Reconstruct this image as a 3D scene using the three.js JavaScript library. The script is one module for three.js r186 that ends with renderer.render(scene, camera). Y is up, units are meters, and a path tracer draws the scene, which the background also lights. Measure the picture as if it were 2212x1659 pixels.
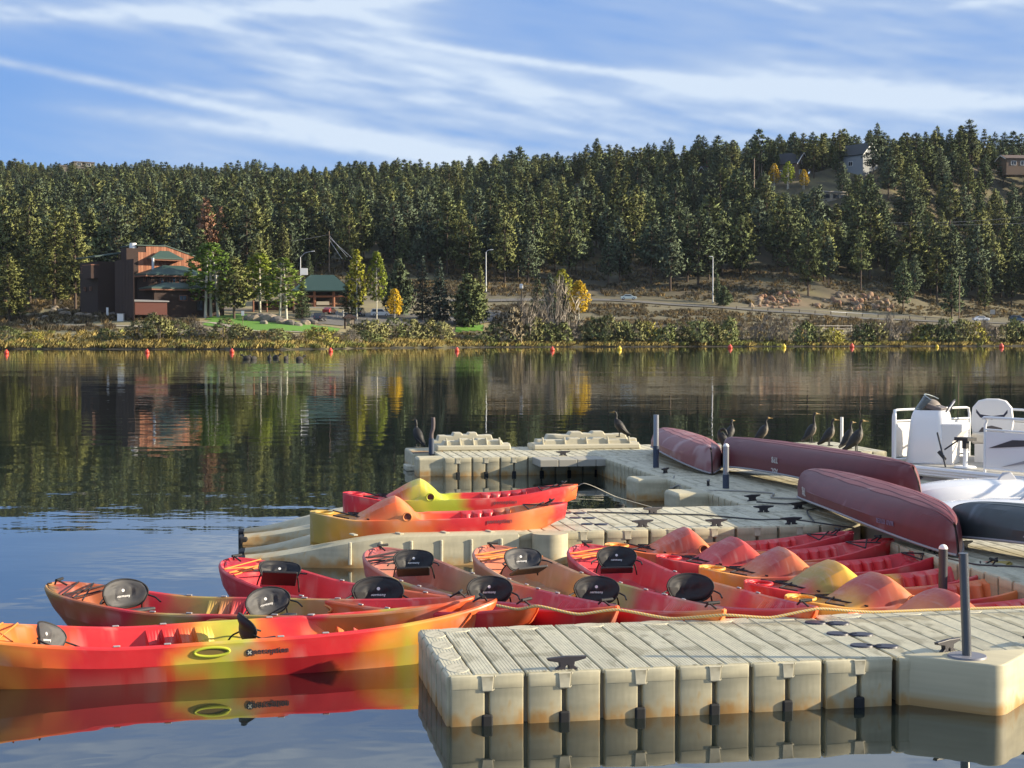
import * as THREE from 'three';
import { mergeGeometries, toCreasedNormals } from 'three/addons/utils/BufferGeometryUtils.js';
import { RoundedBoxGeometry } from 'three/addons/geometries/RoundedBoxGeometry.js';
import { TextGeometry } from 'three/addons/geometries/TextGeometry.js';
import { FontLoader } from 'three/addons/loaders/FontLoader.js';

// ---------------------------------------------------------------- camera, sky, sun, exposure
const scene = new THREE.Scene();
const EYE = 2.5;                                   // metres above the lake
const camera = new THREE.PerspectiveCamera(29.17, 1024 / 768, 0.1, 4000);
camera.position.set(0, EYE, 0);
camera.lookAt(0, EYE - 48 / 1475.78, -1);
const renderer = new THREE.WebGLRenderer({ antialias: true });
renderer.setSize(1024, 768);
renderer.toneMapping = THREE.LinearToneMapping;
const EXPOSURE = 2.15;
renderer.toneMappingExposure = EXPOSURE;
renderer.shadowMap.enabled = true;
renderer.shadowMap.type = THREE.PCFSoftShadowMap;

const SUN_AZ = 1.5, SUN_EL = 18.5;                 // degrees: due right of the view, low
const rad = Math.PI / 180;
const sunDir = new THREE.Vector3(Math.cos(SUN_AZ * rad) * Math.cos(SUN_EL * rad), Math.sin(SUN_EL * rad), Math.sin(SUN_AZ * rad) * Math.cos(SUN_EL * rad));
const sun = new THREE.DirectionalLight(new THREE.Color().setRGB(1.0, 0.86, 0.64), 4.8);
sun.name = 'sun';
sun.target.position.set(0, 0, -20);
sun.position.copy(sunDir).multiplyScalar(120).add(sun.target.position);
sun.castShadow = true;
sun.shadow.mapSize.set(4096, 4096);
Object.assign(sun.shadow.camera, { left: -60, right: 60, top: 40, bottom: -40, near: 1, far: 400 });
sun.shadow.radius = 1;
scene.add(sun, sun.target);

// seeded noise
function rng(seed) { let s = seed >>> 0; return () => { s = (s + 0x6d2b79f5) | 0; let t = Math.imul(s ^ (s >>> 15), 1 | s); t = (t + Math.imul(t ^ (t >>> 7), 61 | t)) ^ t; return ((t ^ (t >>> 14)) >>> 0) / 4294967296; }; }
function hash2(ix, iy) { let h = Math.imul(ix, 374761393) + Math.imul(iy, 668265263); h = Math.imul(h ^ (h >>> 13), 1274126177); return ((h ^ (h >>> 16)) >>> 0) / 4294967296; }
function vnoise(x, y) { const ix = Math.floor(x), iy = Math.floor(y); let fx = x - ix, fy = y - iy; fx = fx * fx * (3 - 2 * fx); fy = fy * fy * (3 - 2 * fy); const a = hash2(ix, iy), b = hash2(ix + 1, iy), c = hash2(ix, iy + 1), d = hash2(ix + 1, iy + 1); return a + (b - a) * fx + (c - a) * fy + (a - b - c + d) * fx * fy; }
function fbm(x, y, o = 4) { let s = 0, a = 0.5, n = 0; for (let i = 0; i < o; i++) { s += a * vnoise(x, y); n += a; a *= 0.5; x = x * 2.03 + 17.1; y = y * 2.03 + 9.7; } return s / n; }
const smooth = (x, a, b) => { const t = Math.min(1, Math.max(0, (x - a) / (b - a))); return t * t * (3 - 2 * t); };
const lerp = (a, b, t) => a + (b - a) * t;
const clamp = (x, a, b) => Math.min(b, Math.max(a, x));
const bell = (x, w) => Math.exp(-(x * x) / (w * w));

// sky: late-afternoon blue with high cirrus and spreading contrails (air and cloud only)
{
  const W = 4096, H = 2048, data = new Float32Array(W * H * 4);
  const deg = 55.64;                               // the cirrus is laid out on a grid of 1/55.64 degree
  const trail = (U, V, x0, y0, x1, y1, bend, w0, w1, a) => {
    const dx = x1 - x0, dy = y1 - y0, l = Math.hypot(dx, dy), s = ((U - x0) * dx + (V - y0) * dy) / (l * l);
    if (s < -0.25 || s > 1.25) return 0;
    const off = ((V - y0) * dx - (U - x0) * dy) / l - bend * s * (1 - s) * 4;
    const w = lerp(w0, w1, clamp(s, 0, 1));
    return a * bell(off, w) * smooth(s, -0.22, 0.1) * (1 - smooth(s, 0.92, 1.25)) * (0.45 + 0.95 * fbm(U / 34 + 5, V / 9, 4));
  };
  for (let j = 0; j < H; j++) {
    const el = ((j + 0.5) / H - 0.5) * 180, up = Math.max(el, 0);
    const z = smooth(up, 0, 60), hz = Math.exp(-up / 5);
    const base = [lerp(lerp(0.225, 0.13, z), 0.16, hz), lerp(lerp(0.41, 0.265, z), 0.445, hz), lerp(lerp(0.81, 0.64, z), 0.88, hz)];
    for (let i = 0; i < W; i++) {
      const az = ((i + 0.5) / W - 0.5) * 360 + 90, a = az > 180 ? az - 360 : az;
      let d = 0, warm = 0;
      if (el > -1) {
        const U = 1106 + a * deg, V = 725.8 - el * deg;
        const soft = fbm(U / 900 + 3, V / 330 + 7, 3);
        const streak = fbm((U * 0.97 + V * 0.26) / 520, (V * 0.97 - U * 0.22) / 62 + 4, 4);
        const fine = fbm((U + V * 0.4) / 150, (V - U * 0.14) / 17, 4);
        // a broad diagonal veil, thicker towards the middle
        const band = bell((V - 95 - (U - 250) * 0.165) / 1.0, 115) * smooth(U, 120, 650) * (1 - 0.55 * smooth(U, 1500, 2300));
        const low = smooth(U, 250, 900) * bell(V - 320, 110) * 0.75;
        const hi = bell(V - 60, 75) * (1 - smooth(U, 700, 1050)) * 0.75;
        const over = smooth(el, 11, 18) * (0.62 - 0.3 * smooth(el, 30, 70)), wisp = fbm((U * 0.98 + V * 0.2) / 95 + 9, (V * 0.98 - U * 0.17) / 15, 3); d = clamp((soft - 0.33) * 1.1, 0, 0.5) + over * (0.4 + 1.2 * streak) +  (band * 0.75 + low * 0.5 + hi * 0.55) * (0.5 + 0.65 * streak) ;
        d *= 0.45 + 0.95 * streak + 0.8 * (fine - 0.5) + 0.7 * (wisp - 0.5);
        d += trail(U, V, -60, 158, 960, 338, -8, 7, 18, 0.7);
        d += trail(U, V, 200, 262, 980, 345, -6, 16, 22, 0.4);
        d += trail(U, V, 1000, 122, 2330, 268, 14, 7, 19, 0.8);
        d += trail(U, V, 1380, 205, 2330, 225, -6, 22, 30, 0.3);
        d += trail(U, V, -120, 88, 860, 20, 10, 24, 13, 0.55);
        d += trail(U, V, 1600, 0, 1750, 52, 3, 5, 9, 0.3);
        d += trail(U, V, 2030, 58, 2330, 22, 6, 9, 18, 0.5) * (0.5 + fine);
        d += trail(U, V, 380, 205, 560, 222, 4, 5, 9, 0.3);
        d *= 1 - 0.5 * bell(V - 250, 95) * (1 - smooth(U, 0, 420)) ;
        d = clamp(d, 0, 0.93);
        warm = smooth(d, 0.3, 0.9);
      }
      const k = (j * W + i) * 4;
      const cl = [0.67, 0.775, 0.91];
      for (let c = 0; c < 3; c++) data[k + c] = lerp(base[c], cl[c] * (0.93 + 0.14 * warm), d) / EXPOSURE;
      data[k + 3] = 1;
    }
  }
  const sky = new THREE.DataTexture(data, W, H, THREE.RGBAFormat, THREE.FloatType);
  sky.mapping = THREE.EquirectangularReflectionMapping;
  sky.magFilter = sky.minFilter = THREE.LinearFilter;
  sky.needsUpdate = true;
  scene.background = sky; scene.environment = sky;
}

// ---------------------------------------------------------------- helpers
const KU = 3.1368e-4, HORIZON = 725.8;             // tangent of one layout unit; layout row of the horizon
const used = new Map();
function numbered(name) { const n = used.get(name) ?? 0; used.set(name, n + 1); return n ? name + '_' + String(n).padStart(3, '0') : name; }
function tag(o, label, category, group, kind) {
  o.userData.label = label; if (category) o.userData.category = category; if (group) o.userData.group = group; if (kind) o.userData.kind = kind;
  return o;
}
function thing(name, label, category, pos = [0, 0, 0], turn = 0, group) {
  const o = new THREE.Group(); o.name = numbered(name); o.position.set(...pos); o.rotation.y = turn; scene.add(o);
  return tag(o, label, category, group);
}
function mesh(name, geo, mat, parent) {
  const m = new THREE.Mesh(geo, mat); m.castShadow = m.receiveShadow = true;
  if (parent) { m.name = name; parent.add(m); } else { m.name = numbered(name); scene.add(m); }
  return m;
}
function structure(name, geo, mat, label) { const m = mesh(name, geo, mat); m.userData.kind = 'structure'; if (label) m.userData.label = label; return m; }
function copyOf(o, name, pos, turn, label, group) {
  const c = o.clone(); c.name = numbered(name); c.position.set(...pos); c.rotation.y = turn; c.userData = { ...o.userData }; if (label) c.userData.label = label; if (group) c.userData.group = group; scene.add(c); return c;
}
const mats = new Map();
function M(name, r, g, b, rough = 0.8, extra = {}) {
  if (!mats.has(name)) { const m = new (extra.transmission !== undefined || extra.clearcoat !== undefined || extra.sheen !== undefined ? THREE.MeshPhysicalMaterial : THREE.MeshStandardMaterial)({ roughness: rough, ...extra }); m.color.setRGB(r, g, b); m.name = name; if (extra.side === undefined) m.side = THREE.DoubleSide; mats.set(name, m); }
  return mats.get(name);
}
function clean(g) { let q = g.index ? g.toNonIndexed() : g.clone(); for (const k of Object.keys(q.attributes)) if (!['position', 'normal', 'uv'].includes(k)) q.deleteAttribute(k); if (!q.attributes.normal) q.computeVertexNormals(); if (!q.attributes.uv) q.setAttribute('uv', new THREE.BufferAttribute(new Float32Array(q.attributes.position.count * 2), 2)); q.morphAttributes = {}; q.clearGroups(); return q; }
const _m = new THREE.Matrix4(), _e = new THREE.Euler();
class Pile {                                       // collects shapes that make up ONE part
  constructor() { this.g = []; }
  put(g, x = 0, y = 0, z = 0, rx = 0, ry = 0, rz = 0) { const q = clean(g); q.applyMatrix4(_m.makeRotationFromEuler(_e.set(rx, ry, rz)).setPosition(x, y, z)); this.g.push(q); return this; }
  box(w, h, d, x = 0, y = 0, z = 0, rx = 0, ry = 0, rz = 0) { return this.put(new THREE.BoxGeometry(w, h, d), x, y, z, rx, ry, rz); }
  rbox(w, h, d, r, x = 0, y = 0, z = 0, rx = 0, ry = 0, rz = 0) { return this.put(new RoundedBoxGeometry(w, h, d, 2, r), x, y, z, rx, ry, rz); }
  cyl(rt, rb, h, x = 0, y = 0, z = 0, n = 12, rx = 0, ry = 0, rz = 0) { return this.put(new THREE.CylinderGeometry(rt, rb, h, n), x, y, z, rx, ry, rz); }
  sph(r, x, y, z, sx = 1, sy = 1, sz = 1) { const g = new THREE.SphereGeometry(r, 14, 10); g.scale(sx, sy, sz); return this.put(g, x, y, z); }
  tube(pts, r, n = 6, seg, closed = false) { const c = new THREE.CatmullRomCurve3(pts.map((p) => new THREE.Vector3(...p)), closed, 'catmullrom', 0.3); return this.put(new THREE.TubeGeometry(c, seg ?? Math.max(6, pts.length * 4), r, n, closed)); }
  bar(a, b, r, n = 6) { const A = new THREE.Vector3(...a), Bv = new THREE.Vector3(...b); return this.put(new THREE.TubeGeometry(new THREE.LineCurve3(A, Bv), 1, r, n)); }
  ext(pts, depth, x = 0, y = 0, z = 0, rx = 0, ry = 0, rz = 0, bevel = 0) { const s = new THREE.Shape(pts.map((p) => new THREE.Vector2(...p))); return this.put(new THREE.ExtrudeGeometry(s, { depth, bevelEnabled: bevel > 0, bevelSize: bevel, bevelThickness: bevel, bevelSegments: 2, curveSegments: 8 }), x, y, z, rx, ry, rz); }
  geo() { return this.g.length === 1 ? this.g[0] : mergeGeometries(this.g, false); }
  build(name, mat, parent) { return mesh(name, this.geo(), mat, parent); }
}
const P = () => new Pile();
function texture(w, h, fn, srgb = true, repeat) {
  const d = new Uint8Array(w * h * 4);
  for (let y = 0; y < h; y++) for (let x = 0; x < w; x++) { const c = fn(x / w, y / h, x, y), k = (y * w + x) * 4; d[k] = clamp(c[0], 0, 1) * 255; d[k + 1] = clamp(c[1], 0, 1) * 255; d[k + 2] = clamp(c[2], 0, 1) * 255; d[k + 3] = 255; }
  const t = new THREE.DataTexture(d, w, h, THREE.RGBAFormat); t.wrapS = t.wrapT = THREE.RepeatWrapping; t.magFilter = THREE.LinearFilter; t.minFilter = THREE.LinearFilter; if (srgb) t.colorSpace = THREE.SRGBColorSpace; if (repeat) t.repeat.set(...repeat); t.needsUpdate = true; return t;
}
const tile = (x, y, per, seed = 0) => { const ix = Math.floor(x), iy = Math.floor(y); let fx = x - ix, fy = y - iy; fx = fx * fx * (3 - 2 * fx); fy = fy * fy * (3 - 2 * fy); const q = (i, j) => hash2((((i % per) + per) % per) + seed * 131, (((j % per) + per) % per) + seed * 57); return lerp(lerp(q(ix, iy), q(ix + 1, iy), fx), lerp(q(ix, iy + 1), q(ix + 1, iy + 1), fx), fy); };
const tfbm = (u, v, per, o = 4, seed = 0) => { let s = 0, a = 0.5, n = 0; for (let i = 0; i < o; i++) { s += a * tile(u * per, v * per, per, seed + i); n += a; a *= 0.5; per *= 2; } return s / n; };
function surface(rows, closedRing = false) {       // a grid of points as one indexed sheet
  const n = rows.length, m = rows[0].length, pos = [], uv = [], idx = [];
  rows.forEach((r, i) => r.forEach((p, j) => { pos.push(p[0], p[1], p[2]); uv.push(i / (n - 1), j / (m - 1)); }));
  const mm = closedRing ? m : m - 1;
  for (let i = 0; i < n - 1; i++) for (let j = 0; j < mm; j++) { const a = i * m + j, b = i * m + (j + 1) % m, c = a + m, d = b + m; idx.push(a, c, b, b, c, d); }
  const g = new THREE.BufferGeometry(); g.setAttribute('position', new THREE.Float32BufferAttribute(pos, 3)); g.setAttribute('uv', new THREE.Float32BufferAttribute(uv, 2)); g.setIndex(idx); g.computeVertexNormals(); return g;
}
function paint(g, fn) { const p = g.attributes.position, c = new Float32Array(p.count * 3); for (let i = 0; i < p.count; i++) { const q = fn(p.getX(i), p.getY(i), p.getZ(i), i); c[i * 3] = q[0]; c[i * 3 + 1] = q[1]; c[i * 3 + 2] = q[2]; } g.setAttribute('color', new THREE.BufferAttribute(c, 3)); return g; }
const mix3 = (a, b, t) => [lerp(a[0], b[0], t), lerp(a[1], b[1], t), lerp(a[2], b[2], t)];
function ramp(stops, t) { if (t <= stops[0][0]) return stops[0][1]; for (let i = 1; i < stops.length; i++) if (t <= stops[i][0]) return mix3(stops[i - 1][1], stops[i][1], smooth(t, stops[i - 1][0], stops[i][0])); return stops[stops.length - 1][1]; }
const fontBold = await new FontLoader().loadAsync('fonts/droid/droid_sans_bold.typeface.json');
const fontSerif = await new FontLoader().loadAsync('fonts/droid/droid_serif_bold.typeface.json');
function text(str, size, depth, font = fontBold) { const g = new TextGeometry(str, { font, size, depth, curveSegments: 3 }); g.computeBoundingBox(); const b = g.boundingBox; g.translate(-(b.min.x + b.max.x) / 2, -(b.min.y + b.max.y) / 2, 0); return g; }
// ---------------------------------------------------------------- lake
{
  const N = 512, h = new Float32Array(N * N * 4), rnd = rng(11), waves = [];
  for (let i = 0; i < 46; i++) { const k = 2 + Math.floor(Math.pow(rnd(), 1.6) * 26), th = (rnd() - 0.5) * 2.4 + Math.PI / 2; const kx = Math.round(k * Math.cos(th)), ky = Math.round(k * Math.sin(th)); if (kx || ky) waves.push([kx, ky, rnd() * 6.283, 1 / Math.pow(Math.hypot(kx, ky), 1.25)]); }
  let lo = 1e9, hi = -1e9; const v = new Float32Array(N * N);
  for (let y = 0; y < N; y++) for (let x = 0; x < N; x++) { let s = 0; for (const [kx, ky, p, a] of waves) s += a * Math.sin(6.28318 * (kx * x + ky * y) / N + p); v[y * N + x] = s; lo = Math.min(lo, s); hi = Math.max(hi, s); }
  for (let i = 0; i < N * N; i++) { const q = (v[i] - lo) / (hi - lo); h[i * 4] = h[i * 4 + 1] = h[i * 4 + 2] = q; h[i * 4 + 3] = 1; }
  const ripples = new THREE.DataTexture(h, N, N, THREE.RGBAFormat, THREE.FloatType); ripples.wrapS = ripples.wrapT = THREE.RepeatWrapping; ripples.magFilter = ripples.minFilter = THREE.LinearFilter; ripples.needsUpdate = true; ripples.repeat.set(1 / 4.1, 1 / 3.3);
  const nm = new Uint8Array(N * N * 4), big = 2.6;   // slopes of a longer swell
  for (let y = 0; y < N; y++) for (let x = 0; x < N; x++) { const at = (i, j) => v[((j + N) % N) * N + (i + N) % N]; const dx = (at(x + 1, y) - at(x - 1, y)) * big, dy = (at(x, y + 1) - at(x, y - 1)) * big, l = Math.hypot(dx, dy, 1), k = (y * N + x) * 4; nm[k] = (-dx / l * 0.5 + 0.5) * 255; nm[k + 1] = (-dy / l * 0.5 + 0.5) * 255; nm[k + 2] = (1 / l * 0.5 + 0.5) * 255; nm[k + 3] = 255; }
  const swell = new THREE.DataTexture(nm, N, N, THREE.RGBAFormat); swell.wrapS = swell.wrapT = THREE.RepeatWrapping; swell.magFilter = swell.minFilter = THREE.LinearFilter; swell.needsUpdate = true; swell.repeat.set(1 / 43, 1 / 29);
  const water = new THREE.MeshPhysicalMaterial({ name: 'lake_water', roughness: 0.012, ior: 2.33, bumpMap: ripples, bumpScale: 0.0028, normalMap: swell, normalScale: new THREE.Vector2(0.010, 0.010) });
  water.color.setRGB(0.011, 0.016, 0.014);
  const g = new THREE.PlaneGeometry(3600, 1800); g.rotateX(-Math.PI / 2); g.translate(0, 0, -300);
  const p = g.attributes.position, uv = g.attributes.uv; for (let i = 0; i < p.count; i++) uv.setXY(i, p.getX(i), p.getZ(i));
  structure('lake', g, water, 'dark calm lake mirroring the wooded hills and the sky');
}

// ---------------------------------------------------------------- terrain
const COLS = [-500, 0, 300, 600, 900, 1100, 1300, 1500, 1700, 1900, 2060, 2212, 2700];
const SHORE = [292, 282, 277, 272, 312, 330, 338, 345, 350, 354, 357, 360, 365];
const PROF = [
  [[330, 702], [370, 670], [450, 600], [600, 500], [900, 400], [1000, 402]],
  [[330, 700], [370, 668], [450, 600], [600, 500], [900, 404], [1000, 406]],
  [[306, 712], [340, 676], [380, 652], [450, 598], [600, 498], [900, 408], [1000, 412]],
  [[300, 722], [330, 694], [372, 662], [430, 608], [560, 516], [850, 414], [950, 418]],
  [[332, 735], [352, 694], [400, 648], [450, 592], [560, 508], [740, 418], [850, 424]],
  [[350, 727], [390, 664], [425, 630], [490, 560], [610, 466], [690, 408], [800, 414]],
  [[360, 716], [400, 668], [432, 642], [500, 562], [580, 478], [650, 400], [760, 408]],
  [[365, 712], [405, 672], [428, 656], [490, 566], [560, 474], [620, 388], [740, 400]],
  [[370, 716], [412, 678], [434, 664], [490, 566], [540, 472], [590, 372], [700, 390]],
  [[376, 716], [418, 688], [442, 676], [490, 592], [540, 474], [586, 354], [700, 380]],
  [[378, 716], [424, 693], [452, 688], [505, 618], [560, 490], [604, 362], [720, 385]],
  [[380, 716], [430, 697], [458, 692], [515, 640], [575, 510], [622, 380], [740, 400]],
  [[385, 716], [435, 697], [462, 692], [520, 640], [575, 510], [622, 390], [740, 410]],
];
const YP = PROF.map((row, i) => [[SHORE[i] - 12, -1.6], [SHORE[i] - 0.2, -0.12], [SHORE[i] + 0.9, 0.22], [SHORE[i] + 7, 0.55], ...row.map(([D, v]) => [D, EYE + (HORIZON - v) * D * KU])]);
function prof(i, D) { const q = YP[i]; if (D <= q[0][0]) return q[0][1]; for (let k = 1; k < q.length; k++) if (D <= q[k][0]) return lerp(q[k - 1][1], q[k][1], (D - q[k - 1][0]) / (q[k][0] - q[k - 1][0])); return q[q.length - 1][1] - (D - q[q.length - 1][0]) * 0.25; }
function ground(x, z) {
  const D = Math.max(1, -z); if (D < 220) return -1.6;
  const u = clamp(1106 + x / D / KU, COLS[0], COLS[COLS.length - 1] - 1);
  let i = 0; while (u >= COLS[i + 1]) i++;
  const t = (u - COLS[i]) / (COLS[i + 1] - COLS[i]), s = lerp(t, t * t * (3 - 2 * t), 0.6);
  const shoreD = lerp(SHORE[i], SHORE[i + 1], s), wob = (fbm(x / 14, 3.3, 3) - 0.5) * 7 + (fbm(x / 3, 8.3, 2) - 0.5) * 1.6;
  const DD = D + wob * (1 - smooth(D, shoreD + 12, shoreD + 40));
  // profiles are blended at equal distance behind their own shore close in, at equal depth further off
  const near = 1 - smooth(D, shoreD + 20, shoreD + 60);
  const da = lerp(DD, DD - shoreD + SHORE[i], near), db = lerp(DD, DD - shoreD + SHORE[i + 1], near);
  let y = lerp(prof(i, da), prof(i + 1, db), s);
  if (D > 430) y += (fbm(x / 38, z / 38, 3) - 0.5) * 7 * smooth(D, 430, 520);
  return y;
}
function on(u, v, near = 0) {                        // where the line of sight of a layout point meets the ground
  for (let D = 262 + near; D < 1050; D += 0.75) { const x = (u - 1106) * KU * D, y = ground(x, -D); if (y > 0.1 && HORIZON - (y - EYE) / (D * KU) <= v) return { x, y, z: -D, D, k: D * KU }; }
  const D = 600, x = (u - 1106) * KU * D; return { x, y: ground(x, -D), z: -D, D, k: D * KU };
}
const rowV = (x, z) => HORIZON - (ground(x, z) - EYE) / (-z * KU), colU = (x, z) => 1106 + x / -z / KU;
{
  const zs = []; for (let D = 255; D < 440; D += 1.6) zs.push(-D); for (let D = 440; D < 660; D += 4.5) zs.push(-D); for (let D = 660; D <= 1240; D += 12) zs.push(-D);
  const xs = []; for (let x = -760; x <= 760; x += (Math.abs(x) < 230 ? 3 : 12)) xs.push(x);
  const rows = zs.map((z) => xs.map((x) => [x, ground(x, z), z]));
  const g = surface(rows);
  const mud = [0.045, 0.036, 0.022], gold = [0.30, 0.26, 0.075], dry = [0.25, 0.21, 0.105], scrub = [0.135, 0.11, 0.075], litter = [0.062, 0.055, 0.034], pale = [0.165, 0.145, 0.065], soil = [0.12, 0.085, 0.05];
  paint(g, (x, y, z) => {
    const u = colU(x, z), D = -z, n = fbm(x / 5, z / 5, 4), n2 = fbm(x / 21 + 40, z / 21, 3), v = rowV(x, z);
    if (y < 0.36 + 0.3 * (n - 0.5)) return mix3([0.018, 0.014, 0.009], [0.05, 0.04, 0.018], n);
    let c = mix3(gold, dry, smooth(n, 0.35, 0.65));
    c = mix3(c, mix3(dry, scrub, smooth(n2 + n * 0.4, 0.55, 0.85)), smooth(y, 0.9, 2.6));
    if (u > 1050) c = mix3(c, mix3([0.19, 0.16, 0.09], [0.10, 0.09, 0.052], n), smooth(y, 4, 8));
    c = mix3(c, mix3([0.24, 0.155, 0.09], [0.20, 0.14, 0.095], n), 0.85 * smooth(v, 668, 660) * (1 - smooth(v, 640, 630)) * clamp(bell(u - 1700, 45) + bell(u - 1655, 25) + bell(u - 1850, 75), 0, 1));
    const wood = smooth(v, 662, 625);
    c = mix3(c, mix3(litter, mix3(pale, soil, smooth(n2, 0.45, 0.65)), smooth(n, 0.5, 0.66) * 0.85), wood * (u < 1000 ? 1 : 0.9));
    return c.map((q) => q * (0.8 + 0.4 * fbm(x * 1.7, z * 1.7, 2)));
  });
  structure('hillside', g, new THREE.MeshStandardMaterial({ name: 'hillside_ground', vertexColors: true, roughness: 0.95, side: THREE.DoubleSide }), 'dry grassy banks rising to a pine-covered hillside beyond the lake');
}
function ribbon(pts, width, lift, name, mat, label) { // a strip laid along the ground
  const c = new THREE.CatmullRomCurve3(pts.map((p) => new THREE.Vector3(p.x, 0, p.z)), false, 'catmullrom', 0.4), n = Math.max(12, Math.round(c.getLength() / 4)), rows = [];
  for (let i = 0; i <= n; i++) { const p = c.getPointAt(i / n), t = c.getTangentAt(i / n), nx = -t.z, nz = t.x, row = []; const yc = ground(p.x, p.z); for (let k = -2; k <= 2; k++) { const x = p.x + nx * width * k / 4, z = p.z + nz * width * k / 4; row.push([x, lerp(yc, ground(x, z), 0.75) + lift, z]); } rows.push(row); }
  const g = surface(rows), p = g.attributes.position, uv = g.attributes.uv; for (let i = 0; i < p.count; i++) uv.setXY(i, p.getX(i), p.getZ(i));
  return structure(name, g, mat, label);
}
function patch(poly, lift, name, mat, label) {       // a sheet over an area given by layout points
  const c = poly.map(([u, v]) => { const p = on(u, v); return new THREE.Vector2(p.x, -p.z); });
  const s = new THREE.Shape(c), x0 = Math.min(...c.map((p) => p.x)), x1 = Math.max(...c.map((p) => p.x)), y0 = Math.min(...c.map((p) => p.y)), y1 = Math.max(...c.map((p) => p.y));
  const inside = (x, y) => { let r = false; for (let i = 0, j = c.length - 1; i < c.length; j = i++) if ((c[i].y > y) !== (c[j].y > y) && x < (c[j].x - c[i].x) * (y - c[i].y) / (c[j].y - c[i].y) + c[i].x) r = !r; return r; };
  const st = 1.6, pos = [], uv = []; const q = (x, y) => { pos.push(x, ground(x, -y) + lift, -y); uv.push(x, y); };
  for (let x = x0; x < x1; x += st) for (let y = y0; y < y1; y += st) if (inside(x + st / 2, y + st / 2)) { q(x, y); q(x + st, y); q(x + st, y + st); q(x, y); q(x + st, y + st); q(x, y + st); }
  const g = new THREE.BufferGeometry(); g.setAttribute('position', new THREE.Float32BufferAttribute(pos, 3)); g.setAttribute('uv', new THREE.Float32BufferAttribute(uv, 2)); g.computeVertexNormals();
  return structure(name, g, mat, label);
}
const asphalt = M('asphalt', 0.13, 0.122, 0.11, 0.9), gravel = M('gravel_path', 0.38, 0.33, 0.26, 0.95), turf = M('lawn_turf', 0.10, 0.235, 0.02, 0.95);
patch([[455, 686], [520, 678], [600, 690], [690, 705], [745, 712], [700, 722], [560, 716], [440, 704]], 0.12, 'lawn', turf, 'bright green lawn in front of the lodge trees');
patch([[985, 708], [1020, 702], [1046, 704], [1040, 716], [985, 718]], 0.12, 'lawn', turf, 'small bright green lawn strip right of the car park');
patch([[640, 682], [760, 676], [900, 679], [1010, 690], [1060, 694], [1000, 702], [860, 706], [730, 704], [650, 697]], 0.14, 'car_park', asphalt, 'grey asphalt car park in front of the green-roofed pavilion');
ribbon([on(1010, 696), on(1045, 690), on(1075, 682), on(1050, 673)], 7, 0.2, 'driveway', asphalt, 'curving asphalt drive leaving the car park');
ribbon([on(970, 650), on(1120, 648), on(1270, 648), on(1360, 651), on(1500, 661), on(1700, 675), on(1900, 690), on(2080, 696), on(2300, 700)], 7.5, 0.12, 'road', asphalt, 'hillside road running behind the shore bushes');
ribbon([on(-60, 704), on(60, 703), on(180, 704), on(300, 706)], 1.6, 0.12, 'footpath', gravel, 'pale footpath along the left bank');
ribbon([on(300, 708), on(420, 697), on(470, 700), on(560, 717), on(720, 724), on(840, 726)], 2.2, 0.16, 'footpath', gravel, 'pale footpath along the lawn edge');


scene.fog = new THREE.FogExp2(new THREE.Color().setRGB(0.72, 0.85, 1.0), 0.00003);

// ---------------------------------------------------------------- vegetation builders
class Leaves {
  constructor() { this.p = []; this.n = []; this.c = []; }
  tri(a, b, c, n, col) { this.p.push(...a, ...b, ...c); for (let i = 0; i < 3; i++) { this.n.push(...n); this.c.push(...col); } }
  // one tuft: k blades springing from a point, shaded as a soft clump turned outward
  tuft(x, y, z, out, rnd, k, len, wid, up, col) {
    for (let i = 0; i < k; i++) {
      const th = rnd() * 6.283, ph = Math.acos(2 * rnd() - 1); let dx = Math.sin(ph) * Math.cos(th), dy = Math.cos(ph) + up, dz = Math.sin(ph) * Math.sin(th); const l = Math.hypot(dx, dy, dz) || 1; dx /= l; dy /= l; dz /= l;
      const q = len * (0.6 + 0.6 * rnd()), a2 = rnd() * 6.283; let sx = Math.cos(a2), sy = Math.sin(a2) * 0.6, sz = Math.sin(a2 + 1.3); const d = sx * dx + sy * dy + sz * dz; sx -= d * dx; sy -= d * dy; sz -= d * dz; const sl = Math.hypot(sx, sy, sz) || 1; const w = wid * (0.7 + 0.6 * rnd()) / sl;
      const ox = x + dx * q * 0.12, oy = y + dy * q * 0.12, oz = z + dz * q * 0.12;
      let nx = out[0] * 1.1 + dx * 0.5 + (rnd() - 0.5) * 0.3, ny = out[1] * 0.8 + dy * 0.5 + 0.1, nz = out[2] * 1.1 + dz * 0.5 + (rnd() - 0.5) * 0.3; const nl = Math.hypot(nx, ny, nz) || 1;
      const s = 0.75 + 0.5 * rnd();
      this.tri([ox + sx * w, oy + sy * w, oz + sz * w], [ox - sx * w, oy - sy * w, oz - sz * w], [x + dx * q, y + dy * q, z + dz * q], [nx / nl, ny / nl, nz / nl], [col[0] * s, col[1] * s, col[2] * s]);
    }
  }
  geo() { const g = new THREE.BufferGeometry(); g.setAttribute('position', new THREE.Float32BufferAttribute(this.p, 3)); g.setAttribute('normal', new THREE.Float32BufferAttribute(this.n, 3)); g.setAttribute('color', new THREE.Float32BufferAttribute(this.c, 3)); return g; }
}
function limb(list, a, b, r0, r1, n = 5) { const A = new THREE.Vector3(...a), Bv = new THREE.Vector3(...b), g = new THREE.CylinderGeometry(r1, r0, A.distanceTo(Bv), n, 1, true); g.applyQuaternion(new THREE.Quaternion().setFromUnitVectors(new THREE.Vector3(0, 1, 0), Bv.clone().sub(A).normalize())); g.translate(...A.clone().add(Bv).multiplyScalar(0.5).toArray()); list.push(clean(g)); }
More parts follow.
